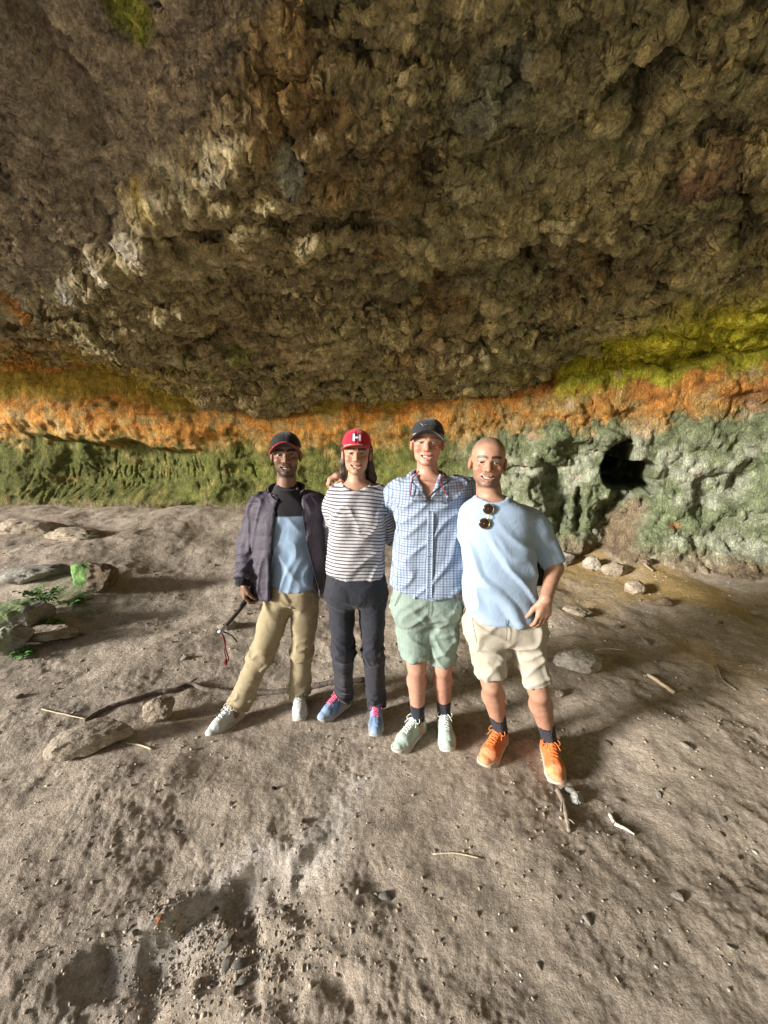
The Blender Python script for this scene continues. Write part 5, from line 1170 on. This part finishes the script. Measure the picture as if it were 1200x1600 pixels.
V = folds(V, N, (1, 0, -0.85), 6.5, 0.14, 0.013, 41.0, smooth(zc4 + 0.08, zc4 - 0.1, V[:, 2]) * (1 - rib), 1); V = folds(V, normals(V, F), (1, 0, -1.2), 9, 0.13, 0.010, 47.0, smooth(zc4 + 0.15, zc4 - 0.1, V[:, 2]), 2); V = folds(V, normals(V, F), (0.9, 0, -0.3), 8, 0.15, 0.004, 43.0, 1 - rib, 1)
V = hem(V, F, zl, 0.024); tee4 = p4.put('t_shirt', V, F, cloth('pale_blue_jersey', (0.31, 0.415, 0.56), 0.92, var=0.06), label='plain pale blue t-shirt')
sec_h4 = secpx(Y4, [(935, 732, 840, 0.225), (960, 729, 848, 0.245), (1000, 730, 850, 0.24)])
BEIGE = cloth('beige_twill', (0.41, 0.375, 0.305), 0.9, var=0.08)
sh4 = shorts(p4, sec_h4, (hipa, hipb), (ka, kb), (0.84, 0.86), ((0.097, 0.075), (0.095, 0.066)), BEIGE, zat(785, 940, Y4), 61.0, 'beige shorts with turned up hems', True)
sf4, _, _ = loft(sec_h4, 2.5)
NAVY2 = cloth('dark_sock', (0.013, 0.016, 0.026), 0.95)
ORANGE = dict(upper=(0.60, 0.155, 0.04), lace=(0.80, 0.22, 0.05), toe=(0.72, 0.27, 0.12), sole_c=(0.72, 0.50, 0.36), out_c=(0.55, 0.50, 0.42), tongue=(0.78, 0.22, 0.08))
for q_, (f_, k_) in enumerate(zip(ft, (ka, kb))):
    so = sock(p4, f_[2] + np.array([0, 0, -0.005]), k_, f_[3], NAVY2, 0.165, 0.042); shoe(p4, f_[0], f_[1], ORANGE, 0.300, 1.08, lace_rows=6, runner=True, label='orange suede running shoe')
    if q_ == 1:                                                 # small white lettering running down the sock
        A_ = f_[2] + np.array([0, 0, 0.02]); parts = []
        for row, segs in enumerate((((0, 1), (3, 1), (1.5, 1)), ((0, 1), (3, 1), (0, .2), (0.0, .9)), ((0, 1), (1.5, .6), (3, .6)), ((0, 1), (3, 1), (2, .5)))):
            for off_, ln in segs:
                zz = A_[2] + 0.092 - row * 0.019 - off_ * 0.0032; gr = []
                for a in np.linspace(-0.38, -0.38 + 0.30 * ln, 4):
                    gr.append([np.array([A_[0] + 0.0445 * math.sin(a - 0.35), A_[1] - 0.0445 * math.cos(a - 0.35), zz + h_]) for h_ in (0, 0.0022)])
                parts.append(sheet(gr, 0.0012))
        V, F = join_vf(parts); p4.put('lettering', V, F, plain('white_print', (0.75, 0.76, 0.80), 0.9), parent=so)
f3_, _, _ = loft(sec_h3, 2.5, 0, 0.07); f4_, _, _ = loft(sec_h4, 2.5, 0, 0.07)
pocket(p3, s3o, f3_, Y3, [(630, 918), (622, 935), (617, 950)]); pocket(p3, s3o, f3_, Y3, [(705, 918), (712, 935), (716, 950)]); pocket(p3, s3o, f3_, Y3, [(668, 920), (669, 940), (668, 958)])
pocket(p4, sh4, f4_, Y4, [(748, 958), (740, 970), (735, 982)]); pocket(p4, sh4, f4_, Y4, [(787, 963), (788, 980), (787, 995)])
gr = [[on_front(P(a, b_, Y4 - 0.09)[0], zat(a, b_, Y4 - 0.09), Y4, f4_, 0.016) for a, b_ in row] for row in (((836, 950), (840, 952), (843, 955)), ((830, 960), (836, 962), (842, 962)), ((825, 971), (829, 970), (834, 968)))]
V, F = sheet(gr, 0.003); p4.put('pocket_shade', V, F, plain('dark_pocket_shade', (0.03, 0.022, 0.018), 0.9), parent=sh4)  # dark sheet laid on the shorts as painted shade inside the pocket

# ================================================================ THINGS ON THE FLOOR
import bmesh
def ico(sub):
    bm = bmesh.new(); bmesh.ops.create_icosphere(bm, subdivisions=sub, radius=1.0)
    V = np.array([v.co[:] for v in bm.verts]); F = np.array([[v.index for v in f.verts] for f in bm.faces]); bm.free(); return V, F
ICO4, ICO1 = ico(5), ico(1)
ROCK = rock_material('loose_rock', 0.28, (30.0, 110.0), (0.022, 0.006))
def rock(px, py, size, seed, tint, label, name='rock', rotz=0.0, group=None, moss=None, sink=0.2, category='rock', flat=0.55):
    rs = np.random.RandomState(seed); V, F = ICO4[0].copy(), ICO4[1]
    for _ in range(11):
        n = unit(rs.normal(size=3)); d = rs.uniform(0.58, 0.92); e = np.clip(V @ n - d, 0, 9); V = V - n * e[:, None] * 0.93
    V = V * (1 + 0.10 * fbm(V * 1.3 + seed, 2))[:, None] + 0.05 * np.stack([noise3(V * 3 + seed), noise3(V * 3 + seed + 5), noise3(V * 3 + seed + 9)], 1)
    V = V + unit_rows(V) * (0.050 * ridged(V * 3.0 + seed, 4, gain=0.6) + 0.030 * fbm(V * 9 + seed, 3))[:, None]
    V = V * np.asarray(size) / 2; V[:, 2] -= V[:, 2].min()
    ca, sa_ = math.cos(rotz), math.sin(rotz); V = np.stack([V[:, 0] * ca - V[:, 1] * sa_, V[:, 0] * sa_ + V[:, 1] * ca, V[:, 2]], 1)
    g = G(px, py); tt = np.tile(np.asarray(tint, float), (len(V), 1)) * (1 + 0.25 * fbm(V * 9 + seed, 3))[:, None]
    if moss is not None:
        mc, md = moss; n = unit_rows(V - V.mean(0)); m = smooth(0.15, 0.55, n @ unit(md) + 0.25 * fbm(V * 8 + seed, 2))[:, None]; tt = tt * (1 - m) + m * np.asarray(mc) * (1 + 0.3 * fbm(V * 20, 2))[:, None]
    me = mesh_np(name, V, F, {'tint': np.clip(tt, 0.01, 0.9)})
    o = obj(name, me, ROCK, loc=(g[0], g[1] + size[1] * 0.25, gz(g[0], g[1] + size[1] * 0.25) - sink * size[2]), label=label, category=category)
    if group: o['group'] = group
    return o
def unit_rows(V): return V / (np.linalg.norm(V, axis=1)[:, None] + 1e-9)
tan, brn, gry, pal = (0.34, 0.28, 0.21), (0.22, 0.165, 0.115), (0.30, 0.28, 0.24), (0.46, 0.42, 0.36)
MG = (0.16, 0.28, 0.09)
RG, LG = 'rocks along the foot of the green wall', 'rocks by the mossy corner'
rock(135, 1182, (0.40, 0.22, 0.17), 5, (0.37, 0.31, 0.245), 'big knobbly pale brown rock under the end of the long branch', rotz=0.45, sink=0.10)
rock(245, 1128, (0.19, 0.17, 0.135), 8, tan, 'small pale pointed rock beside the long branch', rotz=0.5, sink=0.08)
rock(140, 915, (0.60, 0.36, 0.36), 12, brn, 'dark rock with a bright green mossy face', rotz=-0.2, group=LG, moss=(MG, (-0.9, -0.35, 0.25)))
rock(22, 992, (0.50, 0.40, 0.34), 17, gry, 'grey green boulder at the picture edge behind the small plants', rotz=0.3, group=LG, moss=((0.20, 0.25, 0.12), (-0.3, -0.2, 0.9)))
rock(72, 1004, (0.40, 0.24, 0.15), 21, tan, 'low tan rock casting a long shadow in the mossy corner', rotz=0.15, group=LG)
rock(14, 1024, (0.26, 0.20, 0.24), 23, gry, 'upright pale wedge of rock nearest in the mossy corner', rotz=0.6, group=LG, moss=((0.28, 0.32, 0.20), (-0.6, -0.6, 0.4)))
rock(28, 832, (1.0, 0.5, 0.30), 31, tan, 'broad pale slab of rock at the picture edge below the carved wall', rotz=0.1, group=LG, sink=0.3)
rock(105, 845, (0.85, 0.45, 0.22), 33, tan, 'low flat rock between pale slab and mossy rock', rotz=-0.15, group=LG, sink=0.35)
rock(40, 905, (0.75, 0.40, 0.20), 36, gry, 'half buried grey rock above the small plants', rotz=0.1, group=LG, sink=0.35)
rock(353, 985, (0.20, 0.13, 0.07), 41, tan, 'flat tan stone behind the hand held stick', name='stone', rotz=0.2, category='stone')
rock(886, 884, (0.27, 0.22, 0.24), 43, (0.24, 0.215, 0.18), 'grey stone at the wall foot just behind the blue t-shirt sleeve', name='stone', rotz=0.4, group=RG, category='stone')
rock(930, 884, (0.24, 0.20, 0.22), 47, (0.36, 0.32, 0.26), 'pale pointed stone standing at the wall foot below the burrow', name='stone', rotz=-0.3, group=RG, category='stone')
rock(970, 886, (0.40, 0.24, 0.18), 48, tan, 'long tan stone at the wall foot below the burrow', name='stone', rotz=0.1, group=RG, category='stone')
rock(1012, 884, (0.16, 0.14, 0.10), 52, brn, 'small dark stone at the end of the wall foot row', name='stone', rotz=0.1, group=RG, category='stone')
rock(997, 928, (0.28, 0.22, 0.17), 53, tan, 'squarish tan rock alone on the earth by the right wall', rotz=0.2)
rock(905, 962, (0.26, 0.18, 0.10), 55, tan, 'low tan rock half sunk right of the blue t-shirt', rotz=0.0, sink=0.25)
rock(1042, 947, (0.18, 0.14, 0.09), 57, brn, 'small ochre rock beyond the squarish tan rock', rotz=0.5)
rock(905, 1048, (0.38, 0.22, 0.15), 59, pal, 'pale angular rock beside the beige shorts', rotz=-0.25, sink=0.18)
rock(1192, 965, (0.16, 0.14, 0.10), 60, tan, 'tan rock cut by the picture edge on the earth by the right wall', rotz=0.2)
rock(875, 1088, (0.07, 0.06, 0.05), 63, tan, 'small tan stone behind the orange shoes', name='stone', category='stone')
rock(903, 1256, (0.085, 0.060, 0.045), 66, (0.55, 0.53, 0.50), 'whitish stone in front of the orange shoe', name='stone', category='stone', rotz=0.6)
rock(893, 1242, (0.055, 0.045, 0.035), 67, gry, 'grey chip touching the whitish stone by the orange shoe', name='stone', category='stone')
rock(428, 1234, (0.030, 0.022, 0.016), 69, (0.012, 0.013, 0.016), 'tiny black stone in front of the blue shoes', name='stone', category='stone')
rock(251, 1470, (0.022, 0.028, 0.012), 70, (0.50, 0.22, 0.10), 'tiny orange chip below the broken earth rim', name='stone', category='stone')
# counted stones lying about, then gravel nobody could count
rs = np.random.RandomState(11); SG = 'small stones scattered over the floor'
base_meshes = []
for k in range(6):
    V, F = ico(3); 
    for _ in range(8):
        n = unit(rs.normal(size=3)); e = np.clip(V @ n - rs.uniform(0.55, 0.9), 0, 9); V = V - n * e[:, None] * 0.95
    V = V * [1, 0.8, 0.6] + 0.05 * np.stack([noise3(V * 3 + k), noise3(V * 3 + k + 5), noise3(V * 3 + k + 9)], 1); col = (tan, pal, gry, brn, pal, tan)[k]
    me = mesh_np('stone', V, F, {'tint': np.tile(np.asarray(col, float), (len(V), 1)) * (1 + 0.2 * fbm(V * 3 + k, 2))[:, None]}); me.materials.append(ROCK); base_meshes.append(me)
def free(px, py): return not (300 < px < 900 and 1000 < py < 1235)
spots = []
while len(spots) < 70:
    px, py = rs.uniform(0, 1200), 800 + 780 * rs.uniform(0.12, 1) ** 1.2
    if rs.uniform() < 0.25: px, py = rs.normal(345, 60), rs.normal(1490, 40)
    if free(px, py) and py < 1590: spots.append((px, py))
for k, (px, py) in enumerate(spots):
    g = G(px, py); s_ = 0.009 * (1 + 1.6 * rs.uniform() ** 3) * max(g[1], 1.0) ** 0.5
    o = obj('stone', base_meshes[k % 6], None, loc=(g[0], g[1], g[2] + 0.12 * s_), rot=(rs.uniform(-.3, .3), rs.uniform(-.3, .3), rs.uniform(0, 6.3)), label='small loose stone lying on the trodden earth', category='stone', group=SG); o.scale = (s_ * rs.uniform(0.8, 1.5), s_, s_)
n = 9000; bx, by = [], []
u1 = rs.uniform(size=(n, 4)); yy = 0.5 + 6.0 * u1[:, 0] ** 1.6; xx = (u1[:, 1] * 2 - 1) * (yy * 1.0 + 0.2)
cl = fbm(np.stack([xx * 2, yy * 2, 0 * xx], 1), 3, off=77.0); keepm = (cl + 0.9 * (rs.uniform(size=n) - 0.35)) > 0.0
g0 = G(340, 1490); nc_ = 1100; xx = np.concatenate([xx[keepm], g0[0] + rs.normal(0, 0.20, nc_)]); yy = np.concatenate([yy[keepm], g0[1] + rs.normal(0, 0.09, nc_)]); n = len(xx)
zz = ground_h(xx, yy); sz = (0.0016 + 0.0055 * rs.uniform(size=n) ** 4) * np.clip(yy, 0.8, 4) ** 0.45 + 0.0025 * (np.arange(n) >= n - nc_) * rs.uniform(size=n)
Vs, Fs = ICO1; V = Vs[None] * (1 + 0.30 * rs.normal(size=(n, len(Vs), 1)).clip(-1, 1)) * (sz[:, None, None] * np.stack([rs.uniform(0.8, 1.7, n), rs.uniform(0.6, 1.1, n), rs.uniform(0.4, 0.8, n)], 1)[:, None, :])
an = rs.uniform(0, 6.3, n); ca, sa_ = np.cos(an)[:, None], np.sin(an)[:, None]; V = np.stack([V[..., 0] * ca - V[..., 1] * sa_, V[..., 0] * sa_ + V[..., 1] * ca, V[..., 2]], -1)
V = V + np.stack([xx, yy, zz + 0.15 * sz], 1)[:, None, :]; F = (Fs[None] + (np.arange(n) * len(Vs))[:, None, None]).reshape(-1, 3)
pal_ = np.array([tan, pal, (0.40, 0.36, 0.30), (0.36, 0.29, 0.22), (0.42, 0.34, 0.26), (0.45, 0.38, 0.29), (0.52, 0.46, 0.38)]); tc_ = pal_[rs.randint(0, 7, n)] * rs.uniform(0.75, 1.15, (n, 1))
gravel = obj('gravel', mesh_np('gravel', V.reshape(-1, 3), F, {'tint': np.repeat(tc_, len(Vs), 0)}, False), ROCK, kind='stuff', label='fine gravel and crumbs of rock strewn over the earth floor')

# ---- sticks, twigs, straws
def wood(name, c1, c2, scale=40.0):
    m = NT(name, 0.85, 0.2); co = m.coord(); mp = m.n('Mapping'); mp.inputs['Scale'].default_value = (1.0, 0.25, 1.0); m.l(co, mp.inputs['Vector'])
    nz = m.noise(scale, 5, 0.65, mp.outputs[0]); m.color(m.mix(m.ramp(nz.outputs['Fac'], [(0.3, 0.0), (0.7, 1.0)]), c1, c2)); m.normal(m.bump(nz.outputs['Fac'], 0.7, 0.01)); return m.m
BARK = wood('grey_bark', (0.085, 0.068, 0.055), (0.24, 0.20, 0.165)); DRY = wood('dry_wood', (0.42, 0.33, 0.20), (0.62, 0.52, 0.36)); STRAW = wood('straw', (0.50, 0.42, 0.28), (0.66, 0.58, 0.42)); BONE = wood('bleached_wood', (0.48, 0.42, 0.34), (0.68, 0.62, 0.54)); DARKW = wood('dark_twig', (0.16, 0.13, 0.10), (0.36, 0.31, 0.25))
def stick(name, pxs, r, mat, label, cat='stick', lift=0.0, knots=0.25, n=40, group=None, side=()):
    pts = np.array([G(a, b) for a, b in pxs]); pts[:, 2] += lift; q_ = spline(pts, n); q_[:, 2] = np.maximum(q_[:, 2], [gz(a, b) + (r[0] if isinstance(r, tuple) else r) * 0.55 for a, b in q_[:, :2]])
    rr_ = np.linspace(r[0], r[1], n) if isinstance(r, tuple) else np.full(n, r); rr_ = rr_ * (1 + knots * noise3(np.stack([np.arange(n) * 0.55, 0 * rr_, 0 * rr_ + len(pxs)], 1)))
    q_ = q_ + 0.4 * rr_[:, None] * np.stack([noise3(np.stack([np.arange(n) * 0.4, 0 * rr_ + 3, 0 * rr_], 1)), noise3(np.stack([np.arange(n) * 0.4, 0 * rr_ + 7, 0 * rr_], 1)), 0 * rr_], 1)
    parts = [tube(q_, rr_, 10)]
    for k, d, ln in side: b0 = q_[k]; parts.append(tube(spline([b0, b0 + np.asarray(d) * ln * 0.5 + [0, 0, 0.006], b0 + np.asarray(d) * ln], 6), np.linspace(rr_[k] * 0.6, rr_[k] * 0.3, 6), 8))
    V, F = join_vf(parts); b0 = q_[0]; o = obj(name, mesh_np(name, V - b0, F), mat, loc=b0, label=label, category=cat)
    if group: o['group'] = group
    return o
stick('branch', [(132, 1130), (150, 1117), (172, 1106), (205, 1097), (240, 1087), (272, 1082), (299, 1073), (318, 1080), (345, 1083), (380, 1087), (430, 1085), (470, 1079), (515, 1071), (570, 1066)], (0.013, 0.021), BARK, 'long crooked grey branch lying on the floor behind the feet', 'branch', 0.012, 0.3, 90, side=((40, (0.5, 0.8, 0.15), 0.07), (62, (-0.6, 0.7, 0.2), 0.05)))
stick('stick', [(1012, 1056), (1034, 1071), (1054, 1084)], 0.013, DRY, 'short pale peeled stick on the earth right of the group', lift=0.006, knots=0.15, n=16)
stick('twig', [(871, 1236), (880, 1256), (885, 1280), (889, 1302)], (0.014, 0.009), DARKW, 'dark forked twig at the toe of the orange shoe', 'twig', 0.004, 0.4, 20, side=((6, (-0.5, -0.8, 0.1), 0.08), (14, (0.6, -0.7, 0.1), 0.04)))
stick('wood_chip', [(960, 1290), (974, 1298), (991, 1308)], (0.009, 0.004), BONE, 'pale splinter of wood on the floor before the orange shoes', 'wood chip', 0.003, 0.2, 12)
stick('wood_chip', [(953, 1276), (958, 1288)], (0.010, 0.008), BONE, 'stubby pale chip beside the splinter of wood', 'wood chip', 0.003, 0.3, 8)
stick('straw', [(66, 1111), (100, 1118), (136, 1125)], 0.004, STRAW, 'pale straw left of the big knobbly rock', 'straw', 0.004, 0.1, 14)
stick('straw', [(198, 1163), (218, 1166), (238, 1173)], 0.0045, STRAW, 'pale straw right of the big knobbly rock', 'straw', 0.003, 0.1, 12)
stick('straw', [(676, 1337), (710, 1336), (752, 1342)], 0.0026, STRAW, 'thin straw on bare earth in front of the group', 'straw', 0.003, 0.1, 12)
stick('straw', [(930, 1020), (950, 1019), (974, 1021)], 0.005, STRAW, 'thin straw behind the pale angular rock', 'straw', 0.02, 0.1, 10)
stick('twig', [(1020, 895), (1006, 883), (1000, 878)], 0.012, DARKW, 'dark twig leaning near the wall foot stones', 'twig', 0.02, 0.3, 10)
stick('twig', [(1120, 1040), (1128, 1062), (1150, 1080)], 0.006, DARKW, 'thin forked twig near the picture edge beyond the peeled stick', 'twig', 0.004, 0.3, 14, side=((6, (0.6, 0.3, 0.1), 0.09),))

# ---- small green plants in the mossy corner
LEAF = NT('leaf', 0.55, 0.35); co = LEAF.coord(); LEAF.color(LEAF.mix(LEAF.ramp(LEAF.noise(30, 3, 0.5, co).outputs['Fac'], [(0.35, 0.0), (0.65, 1.0)]), (0.07, 0.17, 0.045), (0.20, 0.38, 0.11))); LEAF.b.inputs['Subsurface Weight'].default_value = 0.0; LEAF = LEAF.m
STEM = plain('green_stem', (0.12, 0.18, 0.05), 0.7)
def plant(px, py, n_stem, hgt, spread, seed, label):
    rs_ = np.random.RandomState(seed); g = G(px, py); root = obj('plant', None, None, loc=g, label=label, category='plant', group='small plants among the mossy rocks'); sp, lp = [], []
    for k in range(n_stem):
        a = rs_.uniform(0, 6.3); out = np.array([math.cos(a), math.sin(a), 0]) * spread * rs_.uniform(0.3, 1); top = out + [0, 0, hgt * rs_.uniform(0.5, 1)]; q_ = spline([[0, 0, -0.01], out * 0.35 + [0, 0, top[2] * 0.6], top], 10); sp.append(tube(q_, np.linspace(0.0028, 0.0012, 10), 6))
        for j in range(3, 10):
            for sgn in (-1, 1):
                if rs_.uniform() < 0.2: continue
                d = unit(np.array([math.cos(a + sgn * rs_.uniform(0.7, 1.8)), math.sin(a + sgn * rs_.uniform(0.7, 1.8)), rs_.uniform(-0.1, 0.6)])); ln = rs_.uniform(0.030, 0.062); wd = unit(np.cross(d, [0.1, 0.2, 1])); nn = np.cross(wd, d); gr = []
                for i in range(5):
                    t = i / 4; w_ = ln * 0.36 * math.sin(math.pi * min(t * 0.85 + 0.12, 1)) ; c_ = q_[j] + d * ln * t - nn * 0 + np.array([0, 0, -0.35 * ln * t * t]); gr.append([c_ - wd * w_ + nn * w_ * 0.25, c_, c_ + wd * w_ + nn * w_ * 0.25])
                lp.append(sheet(gr, 0.0006))
    V, F = join_vf(sp); obj('stems', mesh_np('stems', V, F), STEM, root); V, F = join_vf(lp); obj('leaves', mesh_np('leaves', V, F), LEAF, root)
plant(75, 946, 12, 0.22, 0.22, 1, 'leafy green plant between the mossy rock and grey boulder')
plant(52, 958, 9, 0.16, 0.18, 2, 'low green plant in the middle of the mossy corner')
plant(10, 985, 9, 0.19, 0.13, 3, 'bright green plant at the picture edge before the grey boulder')
plant(30, 992, 5, 0.10, 0.08, 4, 'small green plant on the near side of the grey boulder')
plant(88, 982, 4, 0.07, 0.06, 5, 'tiny sprig growing behind the low tan rock')
plant(38, 1028, 5, 0.045, 0.09, 6, 'flat green weed at the foot of the upright wedge of rock')
plant(112, 938, 9, 0.09, 0.18, 7, 'low weed below the dark mossy rock')

# ================================================================ THINGS PEOPLE CARRY
BLACKP = plain('black_rubber', (0.010, 0.010, 0.012), 0.55, bump=0.2, scale=150); SHAFT = plain('dark_wood_shaft', (0.045, 0.035, 0.030), 0.5, bump=0.2); STEEL = plain('worn_steel', (0.45, 0.46, 0.48), 0.35, 0.5, 0.9); CORD_R = plain('red_cord', (0.19, 0.02, 0.025), 0.85); CORD_D = plain('dark_cord', (0.03, 0.03, 0.034), 0.85)
_, (th, hd, hb, hl_) = hs1[0]['out']; pc = hs1[0]['wrist'] + hd * 0.098 - hb * 0.026
e1 = P(346, 986, pc[1] - 0.16); ax_ = unit(e1 - pc); s0 = pc - ax_ * 0.055
st = obj('hand_stick', None, None, loc=s0, label='short dark stick with red cord in the hand of the man in the jacket', category='stick')
def tput(name, pts, r, mat, par=None, n=10, closed=False):
    V, F = tube(pts, r, n, closed); return obj(name, mesh_np(name, V - s0, F), mat, par or st)
tput('grip', spline([s0, s0 + ax_ * 0.05, s0 + ax_ * 0.10, s0 + ax_ * 0.135], 12), np.array([0.014, 0.017, 0.0175, 0.016, 0.0155, 0.016, 0.0155, 0.015, 0.015, 0.0145, 0.014, 0.012]), BLACKP)
tput('shaft', spline([s0 + ax_ * 0.12, (s0 + e1) / 2 + [0, 0, -0.006], e1], 14), np.linspace(0.0125, 0.0105, 14), SHAFT)
v = Vol(e1 - .03, e1 + .03, 0.004); v.add(el(e1 - [0.006, 0, 0.004], (0.016, 0.014, 0.013)), 0); v.add(rc(e1 - ax_ * 0.03, e1, 0.0115, 0.013), 0.004); V, F = v.surface(); obj('knob', mesh_np('knob', V - s0, F), STEEL, st)
tput('cord', spline([e1, P(350, 1000, e1[1]), P(353, 1015, e1[1]), P(357, 1030, e1[1]), P(353, 1036, e1[1])], 20), 0.0038, CORD_R); tput('cord', spline([e1, P(356, 990, e1[1]), P(364, 995, e1[1] - .01), P(370, 1003, e1[1])], 14), 0.0042, CORD_D); tput('cord', spline([e1, P(352, 1003, e1[1] + .01), P(351, 1018, e1[1]), P(355, 1033, e1[1])], 14), 0.003, CORD_D)
tput('tassel', spline([P(353, 1030, e1[1]), P(352, 1034, e1[1]), P(354, 1039, e1[1])], 6), np.array([0.004, 0.008, 0.009, 0.009, 0.008, 0.004]), CORD_R)
tput('cord', spline([pc - ax_ * 0.05, P(392, 920, pc[1] + .01), P(397, 912, pc[1] + .02), P(403, 902, Y1 - 0.09)], 14), 0.004, CORD_R)
# sunglasses hooked into the t-shirt neck
GOLD = plain('gold_wire', (0.60, 0.42, 0.18), 0.3, 0.5, 0.9); LENS = NT('dark_lens', 0.08, 0.6); LENS.color((0.035, 0.022, 0.016)); LENS = LENS.m; FRAME_D = plain('dark_frame', (0.03, 0.022, 0.018), 0.35)
tf, _, _ = loft(sec_t4, 2.45)
def chest(px, py, lift=0.016): q_ = P(px, py, Y4 - 0.12); return on_front(q_[0], q_[2], Y4, tf, lift)
ca_, cb_ = chest(764, 796, 0.020), chest(757, 818, 0.020); upv = unit(ca_ - cb_); nv = unit(np.cross(upv, [1, 0, 0])); nv = nv if nv[1] < 0 else -nv; rv = np.cross(nv, upv)
sg_ = obj('sunglasses', None, None, loc=cb_, label='dark round sunglasses hooked in the neck of the pale blue t-shirt', category='sunglasses')
def gput(name, V, F, mat, par, base): return obj(name, mesh_np(name, V - base, F), mat, par)
for c_ in (ca_, cb_):
    ring = np.array([c_ + 0.0225 * (math.cos(a) * upv * 1.02 + math.sin(a) * rv * 1.08) for a in np.linspace(0, 2 * math.pi, 28, endpoint=False)]); V, F = tube(ring, 0.0020, 6, True); gput('rim', V, F, GOLD, sg_, cb_)
    gr = [[c_ + nv * (0.0015 * (1 - rr_ * rr_)) + 0.0222 * rr_ * (math.cos(a) * upv + math.sin(a) * rv * 1.06) for a in np.linspace(0, 2 * math.pi, 25)] for rr_ in (0.02, 0.35, 0.7, 1.0)]; V, F = sheet(gr, 0.0016); gput('lens', V, F, LENS, sg_, cb_)
V, F = tube(spline([ca_ - upv * 0.0225 - rv * 0.006, (ca_ + cb_) / 2 - rv * 0.010 + nv * 0.004, cb_ + upv * 0.0225 - rv * 0.006], 10), 0.0020, 6); gput('bridge', V, F, GOLD, sg_, cb_)
for c_, s_ in ((ca_, 1), (cb_, -1)):
    e0 = c_ + upv * 0.0235 * s_; V, F = tube(spline([e0, e0 - nv * 0.012, e0 - nv * 0.016 - upv * 0.03 * s_ - rv * 0.012, e0 - nv * 0.014 - upv * 0.075 * s_ - rv * 0.016], 14), 0.0022, 6); gput('temple', V, F, FRAME_D if s_ > 0 else GOLD, sg_, cb_)
# spectacles hanging on a red cord
q1, q2 = on_front(P(653, 779, Y3 - .12)[0], zat(653, 779, Y3 - .12), Y3, sf, 0.020), on_front(P(684, 779, Y3 - .12)[0], zat(684, 779, Y3 - .12), Y3, sf, 0.020)
gs = obj('spectacles', None, None, loc=q1, label='thin framed spectacles hanging at the open neck of the checked shirt', category='glasses'); CLEAR = NT('clear_lens', 0.05, 0.5); CLEAR.color((0.9, 0.92, 0.95)); CLEAR.b.inputs['Transmission Weight'].default_value = 0.95; CLEAR.b.inputs['IOR'].default_value = 1.1; CLEAR = CLEAR.m
for c_ in (q1, q2):
    ring = np.array([c_ + np.array([0.0245 * math.copysign(abs(math.cos(a)) ** 0.7, math.cos(a)), 0, 0.0165 * math.copysign(abs(math.sin(a)) ** 0.7, math.sin(a))]) for a in np.linspace(0, 2 * math.pi, 32, endpoint=False)]); V, F = tube(ring, 0.0016, 6, True); gput('rim', V, F, FRAME_D, gs, q1)
    gr = [[c_ + rr_ * np.array([0.0240 * math.copysign(abs(math.cos(a)) ** 0.7, math.cos(a)), 0, 0.0160 * math.copysign(abs(math.sin(a)) ** 0.7, math.sin(a))]) for a in np.linspace(0, 2 * math.pi, 25)] for rr_ in (0.02, 0.5, 1.0)]; V, F = sheet(gr, 0.0012); gput('lens', V, F, CLEAR, gs, q1)
V, F = tube(spline([q1 + [0.0245, 0, 0.004], (q1 + q2) / 2 + [0, -0.004, 0.007], q2 + [-0.0245, 0, 0.004]], 8), 0.0018, 6); gput('bridge', V, F, FRAME_D, gs, q1)
tp = on_front(P(703, 752, Y3 - .1)[0], zat(703, 752, Y3 - .1), Y3, sf, 0.024); V, F = tube(spline([q1 + [0.030, 0, -0.016], (q1 + tp) / 2 + [0.012, -0.012, 0.0], tp], 12), 0.0042, 8); gput('temple', V, F, FRAME_D, gs, q1)
for pts in ([(650, 733), (645, 748), (642, 762), (641, 772)], [(686, 738), (688, 750), (692, 764), (697, 772)]):
    V, F = tube(spline([on_front(P(a, b, Y3 - .1)[0], zat(a, b, Y3 - .1), Y3, sf, 0.034) for a, b in pts], 14), 0.0032, 8); gput('cord', V, F, CORD_R, gs, q1)
# black bag behind the man in the pale blue t-shirt
bc = P(838, 894, Y4 + 0.20); v = Vol(bc - .16, bc + .16, 0.007)
v.add(((lambda X, Y, Z: ((np.abs((X - bc[0]) / 0.085) ** 4 + np.abs((Y - bc[1]) / 0.055) ** 3 + np.abs((Z - bc[2]) / 0.075) ** 4) ** 0.25 - 1) * 0.055), bc - 0.09, bc + 0.09), 0)
V, F = v.surface(); V = V + normals(V, F) * (0.004 * fbm(V * 16, 2))[:, None]; bag = obj('bag', mesh_np('bag', V - bc, F), cloth('black_nylon', (0.010, 0.010, 0.012), 0.6), loc=bc, label='small black bag behind the elbow of the man in the pale blue t-shirt', category='bag')
V, F = tube(spline([bc + [0, -0.02, 0.07], bc + [-0.06, -0.045, 0.14], bc + [-0.13, -0.055, 0.22], bc + [-0.18, -0.06, 0.30]], 16), 0.010, 8); obj('strap', mesh_np('strap', V - bc, F), BLACKP, bag)
V, F = tube(spline([bc + [-0.07, 0.052, 0.04], bc + [0, 0.060, 0.043], bc + [0.07, 0.052, 0.04]], 10), 0.003, 6); obj('zip', mesh_np('zip', V - bc, F), STEEL, bag)
